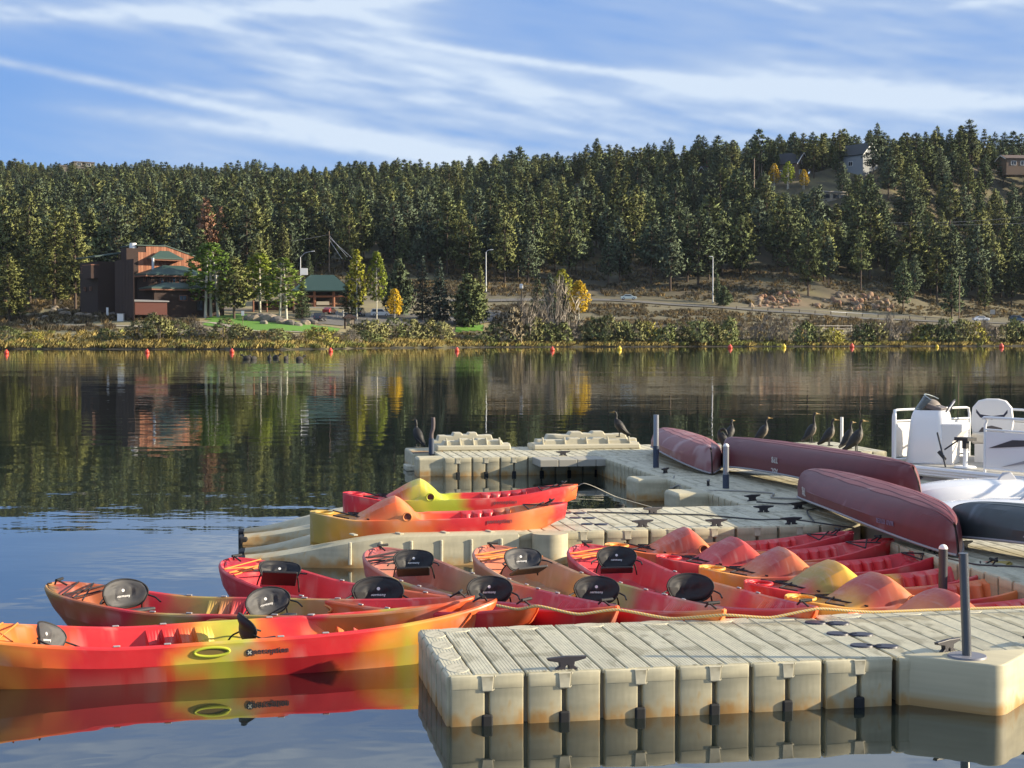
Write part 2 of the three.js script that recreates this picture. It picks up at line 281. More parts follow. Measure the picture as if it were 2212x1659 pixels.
// conifer: whorled branches with tufts, unit tree height 1 is scaled by h
function conifer(seed, h, R, o = {}) {
  const rnd = rng(seed), L = new Leaves(), T = [], base = (o.base ?? 0.22) * h, levels = o.levels ?? 17, col = o.col ?? [1, 1, 1];
  let lx = 0, lz = 0; const lean = (rnd() - 0.5) * 0.05 * h;
  limb(T, [0, -0.6, 0], [lean * 0.4, h * 0.5, 0], (o.trunk ?? 0.016) * h, 0.011 * h, 7); limb(T, [lean * 0.4, h * 0.5, 0], [lean, h * 0.97, 0], 0.011 * h, 0.002 * h, 6);
  for (let i = 0; i < levels; i++) {
    const f = (i + 0.5 * rnd()) / levels, y = base + (h - base) * f * 0.985, env = o.round ? Math.pow(1 - Math.pow(f, 1.75), 0.8) * (0.5 + 0.5 * smooth(f, -0.15, 0.3)) : Math.pow(1 - Math.pow(f, 1.3), 0.9) * (0.55 + 0.45 * smooth(f, 0, 0.15));
    const nb = Math.max(3, Math.round((o.branches ?? 6.2) * (0.5 + 0.75 * env)));
    const a0 = rnd() * 6.283;
    for (let b = 0; b < nb; b++) {
      if (rnd() < (o.gap ?? 0.1)) continue;
      const th = a0 + b * 6.283 / nb + (rnd() - 0.5) * 0.8, r = R * env * (0.62 + 0.62 * rnd()) + 0.012 * h, cx = Math.cos(th), cz = Math.sin(th), droop = (o.droop ?? 0.05) * (rnd() - 0.2), yx = lean * y / h;
      if (r > R * 0.3) limb(T, [yx, y, 0], [yx + cx * r * 0.75, y + r * (o.rise ?? 0.12) - droop * r, cz * r * 0.75], 0.0035 * h, 0.001 * h, 3);
      const nt = Math.max(2, Math.round(r / (o.step ?? 0.62)));
      for (let k = 0; k < nt; k++) {
        const q = (k + 0.7) / nt, rr = r * (0.3 + 0.72 * q), jx = (rnd() - 0.5) * 0.5, jy = (rnd() - 0.5) * 0.5, jz = (rnd() - 0.5) * 0.5;
        const x = yx + cx * rr + jx, z = cz * rr + jz, yy = y + rr * (o.rise ?? 0.12) - droop * rr + jy; const out = [cx * 0.9, 0.35 + 0.5 * f, cz * 0.9];
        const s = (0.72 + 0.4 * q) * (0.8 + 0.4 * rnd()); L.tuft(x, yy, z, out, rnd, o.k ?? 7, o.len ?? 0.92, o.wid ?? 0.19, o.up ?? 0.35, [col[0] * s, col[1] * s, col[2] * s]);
      }
    }
  }
  L.tuft(lean, h * 0.985, 0, [0, 1, 0], rnd, 10, 0.7, 0.13, 0.8, col);
  return { crown: L.geo(), trunk: mergeGeometries(T) };
}
function broadleaf(seed, h, R, o = {}) {
  const rnd = rng(seed), L = new Leaves(), T = [], base = (o.base ?? 0.26) * h, stems = o.stems ?? [[0, 0]];
  for (const [sx, sz] of stems) { limb(T, [sx, -0.4, sz], [sx * 0.7, h * 0.55, sz * 0.7], (o.r ?? 0.014) * h, 0.009 * h, 7); limb(T, [sx * 0.7, h * 0.55, sz * 0.7], [sx * 0.3, h * 0.93, sz * 0.3], 0.009 * h, 0.002 * h, 5); }
  const n = o.clumps ?? 230;
  for (let i = 0; i < n; i++) {
    const f = Math.pow(rnd(), 0.85), y = base + (h - base) * f, env = Math.pow(Math.sin(Math.PI * clamp(0.12 + f * 0.84, 0, 1)), 0.7) * (1 - 0.35 * f), th = rnd() * 6.283, lump = 0.72 + 0.4 * vnoise(Math.cos(th) * 2 + seed, Math.sin(th) * 2 + y * 0.6), q = Math.sqrt(0.15 + 0.85 * rnd()) * lump;
    const x = Math.cos(th) * R * env * q, z = Math.sin(th) * R * env * q;
    if (rnd() < 0.14) limb(T, [0, y - 0.8, 0], [x, y, z], 0.004 * h, 0.001 * h, 3);
    L.tuft(x, y, z, [Math.cos(th), 0.25 + f * 0.7, Math.sin(th)], rnd, o.k ?? 11, o.len ?? 0.5, o.wid ?? 0.17, o.up ?? 0.1, o.mix && rnd() < o.mix[0] ? o.mix[1] : [1, 1, 1]);
  }
  return { crown: L.geo(), trunk: mergeGeometries(T) };
}
function shrub(seed, h, R, o = {}) {
  const rnd = rng(seed), L = new Leaves(), T = [], n = o.clumps ?? 170;
  for (let i = 0; i < (o.stems ?? 12); i++) { const th = rnd() * 6.283, q = rnd() * R * 0.8; limb(T, [Math.cos(th) * q * 0.3, -0.3, Math.sin(th) * q * 0.3], [Math.cos(th) * q, h * (0.65 + 0.4 * rnd()), Math.sin(th) * q], 0.06, 0.015, 4); }
  for (let i = 0; i < n; i++) {
    const f = Math.pow(rnd(), 0.9), th = rnd() * 6.283, lump = 0.7 + 0.55 * vnoise(Math.cos(th) * 1.6 + seed * 3, Math.sin(th) * 1.6 + 5), env = Math.sqrt(Math.max(0.05, 1 - Math.pow(f, 2.4))) * (0.8 + 0.2 * smooth(f, 0, 0.25)), q = Math.sqrt(0.25 + 0.75 * rnd()) * lump;
    const x = Math.cos(th) * R * env * q, z = Math.sin(th) * R * env * q, y = h * (0.04 + 0.9 * f) * (0.55 + 0.75 * vnoise(x * 0.9 + seed, z * 0.9));
    L.tuft(x, y, z, [Math.cos(th) * (1 - f * 0.6), 0.3 + f, Math.sin(th) * (1 - f * 0.6)], rnd, o.k ?? 9, o.len ?? 0.62, o.wid ?? 0.1, o.up ?? 0.7, [1, 1, 1]);
  }
  return { crown: L.geo(), trunk: mergeGeometries(T) };
}
const leaf = (name, r, g, b, t) => { if (!mats.has(name)) { const m = t ? new THREE.MeshPhysicalMaterial({ roughness: 0.9, vertexColors: true, side: THREE.DoubleSide, transmission: t, thickness: 0, specularIntensity: 0.3 }) : new THREE.MeshStandardMaterial({ roughness: 0.92, vertexColors: true, side: THREE.DoubleSide }); m.color.setRGB(r, g, b); m.name = name; mats.set(name, m); } return mats.get(name); };
const bark = M('pine_bark', 0.085, 0.06, 0.045, 0.95), greyBark = M('grey_bark', 0.17, 0.145, 0.12, 0.95), whiteBark = M('aspen_bark', 0.52, 0.50, 0.42, 0.9);
const needles = [leaf('pine_needles', 0.118, 0.148, 0.054), leaf('pine_needles_olive', 0.155, 0.172, 0.054), leaf('pine_needles_deep', 0.082, 0.114, 0.052), leaf('pine_needles_blue', 0.092, 0.124, 0.072)];
const PINES = [conifer(1, 18, 4.3, { round: true, base: 0.2 }), conifer(2, 18, 3.8, { round: true, base: 0.27, gap: 0.16 }), conifer(3, 18, 4.2, { round: true, base: 0.15, levels: 18 }), conifer(4, 18, 3.3, { base: 0.22, levels: 18 }), conifer(5, 18, 4.0, { round: true, base: 0.34, gap: 0.15, levels: 14 }), conifer(6, 18, 3.7, { round: true, base: 0.12, gap: 0.06 })];
const SPRUCE = conifer(31, 16, 3.1, { base: 0.03, levels: 24, branches: 8, droop: 0.35, rise: 0.02, up: 0.1, gap: 0.02, step: 0.5, len: 0.6, wid: 0.13 });
const BUSHY = conifer(32, 12, 4.0, { round: true, base: 0.04, levels: 16, branches: 8, gap: 0.04, step: 0.55 });
const brightNeedles = leaf('pine_needles_bright', 0.18, 0.195, 0.058);  // brighter, more yellow-green needles
const BIGPINE = [conifer(41, 20, 4.6, { base: 0.08, levels: 24, branches: 8, gap: 0.06, k: 9, len: 0.7, wid: 0.13, step: 0.5, round: true }), conifer(42, 20, 4.0, { base: 0.16, levels: 24, branches: 8, gap: 0.08, k: 9, len: 0.7, wid: 0.13, step: 0.5 })];
const ASPEN = [broadleaf(51, 13, 3.6, { base: 0.3, clumps: 300 }), broadleaf(52, 12, 3.2, { base: 0.2, clumps: 260, stems: [[0.3, 0], [-0.4, 0.2]] }), broadleaf(53, 14, 4.0, { base: 0.24, clumps: 340, stems: [[0.9, 0], [-0.6, 0.3], [0.1, -0.4]] })];
const SHRUBS = [shrub(61, 4, 3.2), shrub(62, 4, 3.6, { clumps: 200 }), shrub(63, 4, 2.8, { clumps: 150 }), shrub(64, 4, 3.0, { clumps: 190, len: 0.7 })];
const TWIGGY = [shrub(71, 4, 2.8, { clumps: 120, k: 8, len: 1.0, wid: 0.035, up: 1.3, stems: 22 }), shrub(72, 4, 3.2, { clumps: 140, k: 8, len: 0.9, wid: 0.035, up: 1.2, stems: 22 })];
function plant(proto, name, label, category, p, height, protoH, wide, turn, leafMat, barkMat, group, woody = 'trunk', leafy = 'crown') {
  const t = thing(name, label, category, [p.x, p.y, p.z], turn, group), s = height / protoH; t.scale.set(s * wide, s, s * wide);
  mesh(leafy, proto.crown, leafMat, t); mesh(woody, proto.trunk, barkMat, t); return t;
}
// ---------------------------------------------------------------- forest on the hillside
{
  const VMAX = [[-400, 660], [200, 655], [450, 640], [650, 592], [800, 585], [1000, 608], [1200, 622], [1300, 632], [1500, 630], [1600, 616], [1750, 618], [1900, 632], [1980, 652], [2080, 668], [2600, 672]];
  const vmax = (u) => { for (let i = 1; i < VMAX.length; i++) if (u <= VMAX[i][0]) return lerp(VMAX[i - 1][1], VMAX[i][1], (u - VMAX[i - 1][0]) / (VMAX[i][0] - VMAX[i - 1][0])); return 672; };
  const keepOut = [[1672, 335, 1745, 384], [1825, 325, 1880, 370], [1755, 408, 1820, 436], [2150, 328, 2240, 356]];
  const rnd = rng(77), all = [];
  for (let D = 395; D < 1010; D += 6.8) for (let x = -0.385 * D; x < 0.385 * D; x += 6.9) {
    const jx = x + (rnd() - 0.5) * 6, jz = -D + (rnd() - 0.5) * 6, u = colU(jx, jz), v = rowV(jx, jz), r = rnd(), r2 = rnd(), r3 = rnd(), r4 = rnd();
    if (v > vmax(u)) continue;
    if (u > 1580 && u < 1960 && -jz < 452) continue;
    let p = 0.86;
    if (u > 1060 && u < 1560) p = lerp(0.5, 0.9, smooth(v, 570, 470));
    else if (u >= 1560 && u < 1960) p = lerp(0.6, 0.86, smooth(v, 600, 500));
    if (u < 1000 && v > 560) p = 0.95;
    if (r > p * (0.55 + 0.6 * fbm(jx / 26, jz / 26, 2))) continue;
    const h0 = (u < 700 ? lerp(19.5, 14, smooth(D, 520, 850)) : lerp(21.5, 15.5, smooth(D, 450, 600))) * (0.62 + 0.58 * r2);
    const cap = u > 1655 && u < 1752 && D < 582 ? 414 : u >= 1752 && u < 1824 && D < 572 ? 438 : u >= 1824 && u < 1885 && D < 600 ? 372 : 0; let h = h0; if (cap && v - h / (D * KU) < cap) { if (r4 > 0.6 && u > 1815 || r4 > 0.85 && u > 1752) h = h0; else { h = (v - cap - 8 * r2) * D * KU; if (h < 2.2) continue; } }
    if (false && keepOut.some(([a, b, c, d]) => u > a - 6 && u < c + 6 && v > b && v - h / (D * KU) < d - 6 && D < (u < 1760 ? 590 : u < 1840 ? 572 : u < 1910 ? 605 : 625)) && r4 < 0.8) continue;

    const region = v < 470 && u < 620 ? 0 : u < 640 ? 1 : u < 1060 ? 2 : u > 1930 ? 5 : v < 440 ? 4 : 3;
    all.push({ x: jx, z: jz, h, u, v, kind: Math.floor(r3 * 6), mat: Math.floor(r4 * 4), turn: r2 * 6.283, wide: 0.85 + 0.4 * r3 - 0.1 * r, px: h / D, inside: u > -10 && u < 2222, region });
  }
  
  const GRP = ['pines of the far left ridge', 'pines behind the lodge', 'pines behind the pavilion', 'pines on the open slope', 'pines on the right crest', 'pines of the right gully'];
  all.sort((a, b) => (b.inside - a.inside) || (b.px - a.px));
  const near = all.slice(0, 270), rest = all.slice(270);
  const protos = [];
  for (const t of near) {
    const key = t.kind * 4 + t.mat; let o;
    const s = t.h / 18, pos = [t.x, ground(t.x, t.z) - 0.1, t.z];
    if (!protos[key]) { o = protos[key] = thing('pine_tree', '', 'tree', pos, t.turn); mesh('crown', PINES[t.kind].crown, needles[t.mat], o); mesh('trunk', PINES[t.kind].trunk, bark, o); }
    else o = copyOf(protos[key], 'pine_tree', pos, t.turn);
    t.node = o; o.userData.group = GRP[t.region]; o.scale.set(s * t.wide, s, s * t.wide);
  }
  // every tree built singly is told by its place among the landmarks
  const MARKS = [['left edge of view', -5, 560], ['biggest bushy pine', 118, 560], ['lodge chimney', 298, 530], ['taller dead pine', 443, 520], ['large green aspen', 455, 600], ['lime-green aspen', 562, 615], ['pavilion roof', 690, 600], ['brown utility pole', 712, 545], ['left blue-green spruce', 913, 620], ['tall silver lamp post', 1050, 585], ['golden aspen', 1250, 650], ['pale green road car', 1357, 645], ['tall white lamp post', 1539, 605], ['rock cut', 1760, 640], ['flat tan roof', 1786, 420], ['dark gabled house', 1706, 360], ['tall grey house', 1850, 350], ['right utility pole', 2071, 640], ['lit young pine', 2126, 620], ['right edge of view', 2216, 560], ['ridge house', 182, 360]];
  const bags = new Map(), ORD = ['', 'second ', 'third ', 'fourth ', 'fifth ', 'sixth ', 'seventh ', 'eighth ', 'ninth ', 'tenth ', 'eleventh ', 'twelfth '];
  for (const t of near) { const cy = t.v - t.h / (-t.z * KU) / 2; let best = null, bd = 1e9; for (const m of MARKS) { const d = Math.hypot(t.u - m[1], cy - m[2]); if (d < bd) { bd = d; best = m; } } const dx = t.u - best[1], dy = cy - best[2], dir = Math.abs(dx) > 1.7 * Math.abs(dy) ? (dx < 0 ? 'left of' : 'right of') : Math.abs(dy) > 1.7 * Math.abs(dx) ? (dy < 0 ? 'above' : 'below') : (dy < 0 ? 'up and ' : 'down and ') + (dx < 0 ? 'left of' : 'right of'); const key = best[0] + dir; if (!bags.has(key)) bags.set(key, []); bags.get(key).push({ t, bd, dir, m: best[0] }); }
  for (const list of bags.values()) { list.sort((a, b) => a.bd - b.bd); list.forEach((q, i) => { const k = q.t.kind, shape = ['round-topped', 'loose-crowned', 'full-skirted', 'slim', 'high-crowned', 'pointed'][k]; q.t.node.userData.label = (list.length > 1 ? (ORD[i] ?? (i + 1) + 'th ') + 'nearest ' : '') + 'pine ' + q.dir + ' the ' + q.m + ', ' + shape + (q.t.h > 17.5 ? ' and tall' : q.t.h < 13.5 ? ' and short' : ''); delete q.t.node.userData.group; }); }
  const wood = new THREE.Group(); wood.name = 'pine_forest'; scene.add(wood); tag(wood, 'continuous pine forest covering the hill behind the nearer trees', 'forest', undefined, 'stuff');
  const mtx = new THREE.Matrix4(), q = new THREE.Quaternion(), up = new THREE.Vector3(0, 1, 0), col = new THREE.Color();
  for (let k = 0; k < 6; k++) {
    const list = rest.filter((t) => t.kind === k); if (!list.length) continue;
    const a = new THREE.InstancedMesh(PINES[k].crown, needles[0], list.length), b = new THREE.InstancedMesh(PINES[k].trunk, bark, list.length); a.name = 'pine_crowns'; b.name = 'pine_trunks';
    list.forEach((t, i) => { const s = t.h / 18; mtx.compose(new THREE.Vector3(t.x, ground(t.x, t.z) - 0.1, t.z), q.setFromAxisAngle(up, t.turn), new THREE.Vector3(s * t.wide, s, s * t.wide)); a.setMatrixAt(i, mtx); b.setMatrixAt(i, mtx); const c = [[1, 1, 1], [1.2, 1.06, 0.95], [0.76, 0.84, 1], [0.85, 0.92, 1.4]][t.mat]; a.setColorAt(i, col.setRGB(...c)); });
    a.castShadow = b.castShadow = a.receiveShadow = true; wood.add(a, b);
  }
  console.log('pines', all.length, 'in frame', all.filter((t) => t.inside).length);
}
const lift = (p, v) => (p.v0 - v) * p.k;               // metres from the base row up to row v
const put = (u, v, near) => { const p = on(u, v, near); p.v0 = v; return p; };
{ // trees one can single out
  const olive = needles[1], green = needles[0], deep = needles[2], blue = leaf('spruce_needles', 0.052, 0.078, 0.058);
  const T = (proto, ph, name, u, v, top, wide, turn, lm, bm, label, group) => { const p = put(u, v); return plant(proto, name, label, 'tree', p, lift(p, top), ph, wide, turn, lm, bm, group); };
  T(BIGPINE[0], 20, 'pine_tree', 118, 664, 458, 1.25, 0.4, brightNeedles, bark, 'biggest bushy pine, just left of the brown lodge');
  T(BIGPINE[1], 20, 'pine_tree', 164, 668, 448, 0.95, 2.0, brightNeedles, bark, 'tall pine touching the left wall of the lodge');
  T(BIGPINE[0], 20, 'pine_tree', 22, 694, 546, 1.35, 3.4, brightNeedles, bark, 'low bushy pine at the left edge nearest the shore');
  T(BIGPINE[1], 20, 'pine_tree', 66, 660, 412, 0.85, 5.0, olive, bark, 'slim tall pine second from the left edge');
  T(BIGPINE[1], 20, 'pine_tree', 8, 660, 428, 1.0, 1.1, olive, bark, 'tall pine rising at the very left edge of the view');
  T(PINES[3], 18, 'pine_tree', 205, 612, 470, 0.9, 0.9, green, greyBark, 'thin pine with bare grey trunk above the lodge roof');
  T(PINES[0], 18, 'pine_tree', 255, 600, 470, 0.9, 4.0, olive, bark, 'round-topped pine behind the left lodge roof');
  T(PINES[3], 18, 'dead_pine_tree', 443, 622, 430, 0.95, 0.2, leaf('dead_needles', 0.25, 0.135, 0.085), bark, 'taller of the two rust-brown dead pines behind the lodge');
  T(PINES[3], 18, 'dead_pine_tree', 480, 606, 448, 0.8, 2.2, leaf('dead_needles', 0.25, 0.135, 0.085), bark, 'smaller rust-brown dead pine on the right of the pair');
  const ag = leaf('aspen_leaves', 0.15, 0.25, 0.035, 0.3), al = leaf('aspen_leaves_lime', 0.30, 0.37, 0.04, 0.3), ay = leaf('aspen_leaves_yellow', 0.72, 0.50, 0.03, 0.35), ayg = leaf('aspen_leaves_turning', 0.36, 0.36, 0.04, 0.3);
  T(ASPEN[2], 14, 'aspen_tree', 455, 686, 526, 1.65, 0.3, ag, whiteBark, 'large green aspen with three white trunks right of the lodge');
  T(PINES[0], 18, 'pine_tree', 506, 690, 556, 1.5, 0.7, brightNeedles, bark, 'spreading pine on the lawn between the aspens');
  T(ASPEN[0], 13, 'aspen_tree', 562, 684, 550, 1.6, 1.7, al, whiteBark, 'lime-green aspen in the middle of the lawn trees');
  T(ASPEN[1], 12, 'aspen_tree', 611, 690, 560, 1.75, 2.9, leaf('aspen_leaves_pale', 0.22, 0.31, 0.055, 0.3), whiteBark, 'pale green aspen with white trunk left of the pavilion roof');
  T(SPRUCE, 16, 'spruce_tree', 653, 690, 600, 1.1, 0.5, deep, bark, 'small dark spruce at the left corner of the pavilion');
  T(SPRUCE, 16, 'spruce_tree', 668, 608, 545, 0.9, 0.5, deep, bark, 'dark conifer behind the pavilion chimney under the curved lamp');
  T(PINES[2], 18, 'pine_tree', 560, 620, 510, 1.0, 3.9, olive, bark, 'pale pine standing behind the lime-green aspen');
  T(PINES[5], 18, 'pine_tree', 760, 692, 592, 1.3, 5.2, deep, bark, 'bushy pine at the right corner of the pavilion');
  T(ASPEN[1], 12, 'aspen_tree', 772, 694, 543, 0.8, 4.4, ayg, whiteBark, 'tall thin aspen with yellowing top right of the pavilion');
  T(ASPEN[0], 13, 'aspen_tree', 814, 694, 546, 0.75, 5.4, al, whiteBark, 'tall thin aspen with bare white trunk beside the yellow sapling');
  T(BUSHY, 12, 'pine_tree', 862, 684, 560, 0.85, 1.4, deep, bark, 'dark broad pine behind the small yellow aspen');
  T(ASPEN[0], 13, 'aspen_tree', 853, 702, 626, 1.15, 0.8, ay, whiteBark, 'small golden yellow aspen by the car park');
  T(SPRUCE, 16, 'spruce_tree', 913, 692, 553, 0.95, 2.4, blue, bark, 'left one of two blue-green spruces by the car park');
  T(SPRUCE, 16, 'spruce_tree', 950, 697, 558, 1.05, 3.3, blue, bark, 'right one of two blue-green spruces, behind the pickup');
  T(BUSHY, 12, 'pine_tree', 1012, 708, 592, 1.1, 0.2, green, bark, 'broad bushy pine left of the tall lamp post');
  T(SPRUCE, 16, 'spruce_tree', 1038, 694, 575, 0.8, 1.2, olive, bark, 'narrow conifer just left of the tall lamp post');
  T(SPRUCE, 16, 'spruce_tree', 1160, 692, 588, 1.0, 5.7, deep, bark, 'dark spruce at the left of the clump with yellow leaves');
  T(SPRUCE, 16, 'spruce_tree', 1187, 704, 590, 1.0, 0.6, blue, bark, 'middle spruce in front of the yellow and green aspens');
  T(SPRUCE, 16, 'spruce_tree', 1216, 704, 596, 1.0, 2.6, blue, bark, 'spruce immediately left of the golden aspen');
  T(ASPEN[1], 12, 'aspen_tree', 1214, 690, 584, 1.2, 3.6, ayg, whiteBark, 'yellow-green aspen behind the spruce clump');
  T(ASPEN[0], 13, 'aspen_tree', 1250, 704, 608, 1.25, 4.6, ay, whiteBark, 'bright golden aspen at the right of the spruce clump');
  T(BUSHY, 12, 'pine_tree', 1563, 662, 618, 1.3, 0.9, deep, bark, 'small round pine beside the road left of the rock cut');
  T(PINES[3], 18, 'pine_tree', 1548, 656, 590, 0.8, 0.9, deep, bark, 'short pine right behind the white lamp post');
  T(PINES[0], 18, 'pine_tree', 1745, 640, 480, 0.9, 2.5, green, bark, 'tall pine with orange bare trunk above the rock cut');
  T(PINES[4], 18, 'pine_tree', 1858, 630, 500, 0.9, 0.6, green, bark, 'pine leaning on the bank above the guardrail end');
  T(PINES[2], 18, 'pine_tree', 1950, 672, 560, 0.9, 3.5, deep, bark, 'pine on the bank left of the right utility pole');
  T(PINES[2], 18, 'pine_tree', 2055, 690, 572, 0.95, 4.1, deep, bark, 'pine standing behind the right utility pole');
  T(PINES[5], 18, 'pine_tree', 2126, 672, 578, 0.95, 5.1, green, bark, 'lit young pine right of the utility pole');
  T(PINES[0], 18, 'pine_tree', 1122, 418, 318, 1.15, 1.0, deep, bark, 'broad dark pine standing alone above the middle skyline');
  T(PINES[4], 18, 'pine_tree', 2090, 372, 262, 1.1, 1.9, deep, bark, 'highest pine on the right skyline');
  T(PINES[4], 18, 'pine_tree', 1638, 402, 282, 1.0, 2.9, deep, bark, 'open-crowned pine on the skyline by the wooden poles');
  // shore bushes: layout column, base row, top row, half width in metres, kind
  const G = leaf('willow_leaves', 0.20, 0.235, 0.085), O = leaf('willow_leaves_olive', 0.26, 0.26, 0.10), Y = leaf('willow_leaves_yellow', 0.40, 0.37, 0.07), TW = leaf('bare_twigs', 0.27, 0.235, 0.19), TB = leaf('brown_leaves', 0.27, 0.225, 0.14);
  const B = [[18, 742, 706, 0], [72, 740, 716, 2], [40, 722, 708, 1], [110, 714, 700, 4], [230, 740, 712, 0], [300, 738, 694, 1], [345, 738, 680, 1], [385, 732, 690, 0], [432, 732, 702, 3], [484, 734, 690, 1], [522, 740, 702, 1], [560, 742, 716, 4], [598, 744, 712, 0], [640, 744, 722, 4], [690, 744, 708, 2], [724, 738, 718, 4], [757, 748, 716, 3], [800, 748, 716, 0], [782, 738, 692, 1], [812, 738, 688, 1], [846, 738, 688, 0], [884, 738, 692, 1], [918, 738, 690, 1], [952, 738, 692, 1], [985, 738, 722, 4], [1010, 740, 724, 0],
    [1046, 748, 720, 0], [1072, 746, 694, 0], [1102, 746, 668, 4], [1128, 742, 636, 3], [1150, 746, 690, 1], [1178, 746, 694, 0], [1200, 740, 628, 3], [1206, 746, 696, 0], [1236, 744, 702, 3], [1266, 744, 690, 1], [1290, 746, 688, 0], [1318, 746, 684, 1], [1346, 746, 690, 0], [1376, 746, 688, 1], [1404, 746, 690, 2], [1436, 748, 702, 0], [1474, 748, 696, 1], [1506, 748, 688, 0], [1538, 748, 690, 1], [1572, 746, 688, 0], [1602, 744, 704, 3], [1632, 744, 696, 3], [1664, 744, 690, 3], [1700, 744, 686, 3], [1738, 748, 690, 0], [1768, 748, 700, 1], [1796, 748, 706, 2], [1842, 744, 706, 3], [1866, 746, 696, 0], [1892, 746, 692, 1], [1922, 744, 690, 3], [1956, 744, 692, 3], [1988, 746, 706, 2], [2012, 746, 696, 0], [2042, 746, 690, 0], [2074, 746, 692, 1], [2104, 746, 696, 2], [2138, 746, 692, 3], [2166, 746, 700, 1], [2198, 746, 690, 0], [2228, 746, 690, 0]];
  const seen2 = new Map(), nth = ['first', 'second', 'third', 'fourth', 'fifth', 'sixth', 'seventh', 'eighth', 'ninth']; const tally = new Map();
  const names = ['green willow bush', 'olive green willow bush', 'yellow-green willow bush', 'bare grey twiggy bush', 'brown scraggly bush'];
  B.forEach(([u, v, top, kind], i) => {
    const p = put(u, v - 3), h = lift(p, top), lm = [G, O, Y, TW, TB][kind], proto = kind === 3 ? TWIGGY[i % 2] : SHRUBS[(i * 7 + kind) % 4];
    const where = u < 280 ? 'on the golden left bank' : u < 760 ? 'on the shore below the lawn' : u < 1030 ? 'in the row hiding the car park' : u < 1250 ? 'below the spruce clump' : u < 1600 ? 'in the row right of the golden aspen' : u < 1830 ? 'on the shore below the rock cut' : 'along the right-hand shore';
    const t = plant(proto, 'shore_bush', '', 'bush', p, h, 4, clamp((kind === 3 ? 0.85 : 1.0) * 4.6 / h, 0.75, 1.5), i * 1.7, lm, greyBark, undefined, 'stem', 'foliage'), key = names[kind] + ' ' + where;
    if (!tally.has(key)) tally.set(key, []); tally.get(key).push([u, t]);
  });
  for (const [key, list] of tally) { list.sort((a, b) => a[0] - b[0]); list.forEach(([, t], i) => { t.userData.label = list.length > 1 ? nth[i] + ' ' + key + ' from left' : key; }); }
  // low growth nobody could count: shore grass and sagebrush
  const tuftGeo = (seed, n, len, wid) => { const rnd = rng(seed), L = new Leaves(); for (let i = 0; i < n; i++) L.tuft((rnd() - 0.5) * 1.2, 0.05, (rnd() - 0.5) * 1.2, [0, 1, 0.3], rnd, 2, len, wid, 1.6, [1, 1, 1]); return L.geo(); };
  const scatter = (name, label, geo, mat, list) => { const im = new THREE.InstancedMesh(geo, mat, list.length), mt = new THREE.Matrix4(), q = new THREE.Quaternion(), c = new THREE.Color(); list.forEach(([x, z, s, t, cc], i) => { mt.compose(new THREE.Vector3(x, ground(x, z) - 0.03, z), q.setFromAxisAngle(new THREE.Vector3(0, 1, 0), t), new THREE.Vector3(s, s, s)); im.setMatrixAt(i, mt); im.setColorAt(i, c.setRGB(...cc)); }); im.name = name; im.castShadow = im.receiveShadow = true; scene.add(im); tag(im, label, 'grass', undefined, 'stuff'); };
  const rnd = rng(5), grass = [], sage = [];
  for (let i = 0; i < 26000; i++) { const u = -60 + rnd() * 2340, D = 262 + rnd() * 120, x = (u - 1106) * KU * D, y = ground(x, -D); if (y < 0.08 || y > 3.2) continue; const e = smooth(y, 0.4, 1.6), n = fbm(x / 9, D / 6, 2); if (rnd() > (1 - e * 0.6)) continue; grass.push([x, -D, (y < 0.5 ? 0.55 : y < 1 ? 0.75 : 0.5) + 0.7 * rnd(), rnd() * 6.28, n > 0.5 ? [1.1, 0.95, 0.8] : n > 0.4 ? [0.8, 0.95, 0.7] : [1.0, 0.88, 0.75]]); }
  scatter('shore_grass', 'golden grass fringing the far shore', tuftGeo(3, 13, 0.85, 0.09), leaf('dry_grass', 0.38, 0.335, 0.115), grass);
  for (let i = 0; i < 46000; i++) { const u = -60 + rnd() * 2340, D = 300 + rnd() * 190, x = (u - 1106) * KU * D, v = rowV(x, -D); if (v > 716 || v < 560 || (u > 430 && u < 1060 && v > 640)) continue; if (fbm(x / 8, D / 8, 2) < 0.36) continue; const road = u > 960 && Math.abs(v - (u < 1360 ? 650 : lerp(650, 697, clamp((u - 1360) / 720, 0, 1)))) < 9; if (road) continue; const q = rnd(); sage.push([x, -D, 0.4 + 1.3 * rnd() * rnd() * rnd(), rnd() * 6.28, q < 0.4 ? [1, 0.95, 0.8] : q < 0.7 ? [0.7, 0.62, 0.6] : [1.5, 1.25, 0.85]]); }
  scatter('sagebrush', 'grey-brown sagebrush and dry weeds on the banks', tuftGeo(4, 17, 1.1, 0.08), leaf('sage_leaves', 0.21, 0.18, 0.115), sage);
}
// ---------------------------------------------------------------- buildings, street furniture and vehicles on the far shore
const cedar = M('cedar_siding', 0.31, 0.125, 0.068, 0.85), shadeDarkCedar = M('shade_dark_cedar', 0.030, 0.0145, 0.0105, 0.85), greenRoof = M('green_metal_roof', 0.024, 0.056, 0.044, 0.55), trimWood = M('trim_wood', 0.20, 0.085, 0.05, 0.8), winGlass = M('window_glass', 0.03, 0.035, 0.045, 0.08), galv = M('galvanised_steel', 0.55, 0.56, 0.57, 0.4, { metalness: 0.6 }), whitePaint = M('white_paint', 0.78, 0.77, 0.74, 0.6), blackPaint = M('black_paint', 0.02, 0.02, 0.022, 0.5), tanWall = M('tan_canvas', 0.55, 0.47, 0.34, 0.9), concrete = M('concrete', 0.42, 0.40, 0.36, 0.95), poleWood = M('pole_wood', 0.20, 0.145, 0.10, 0.9), stone = M('boulder_stone', 0.20, 0.175, 0.14, 0.95);  // dark cedar carries the shade of the lodge's sunless walls in its colour
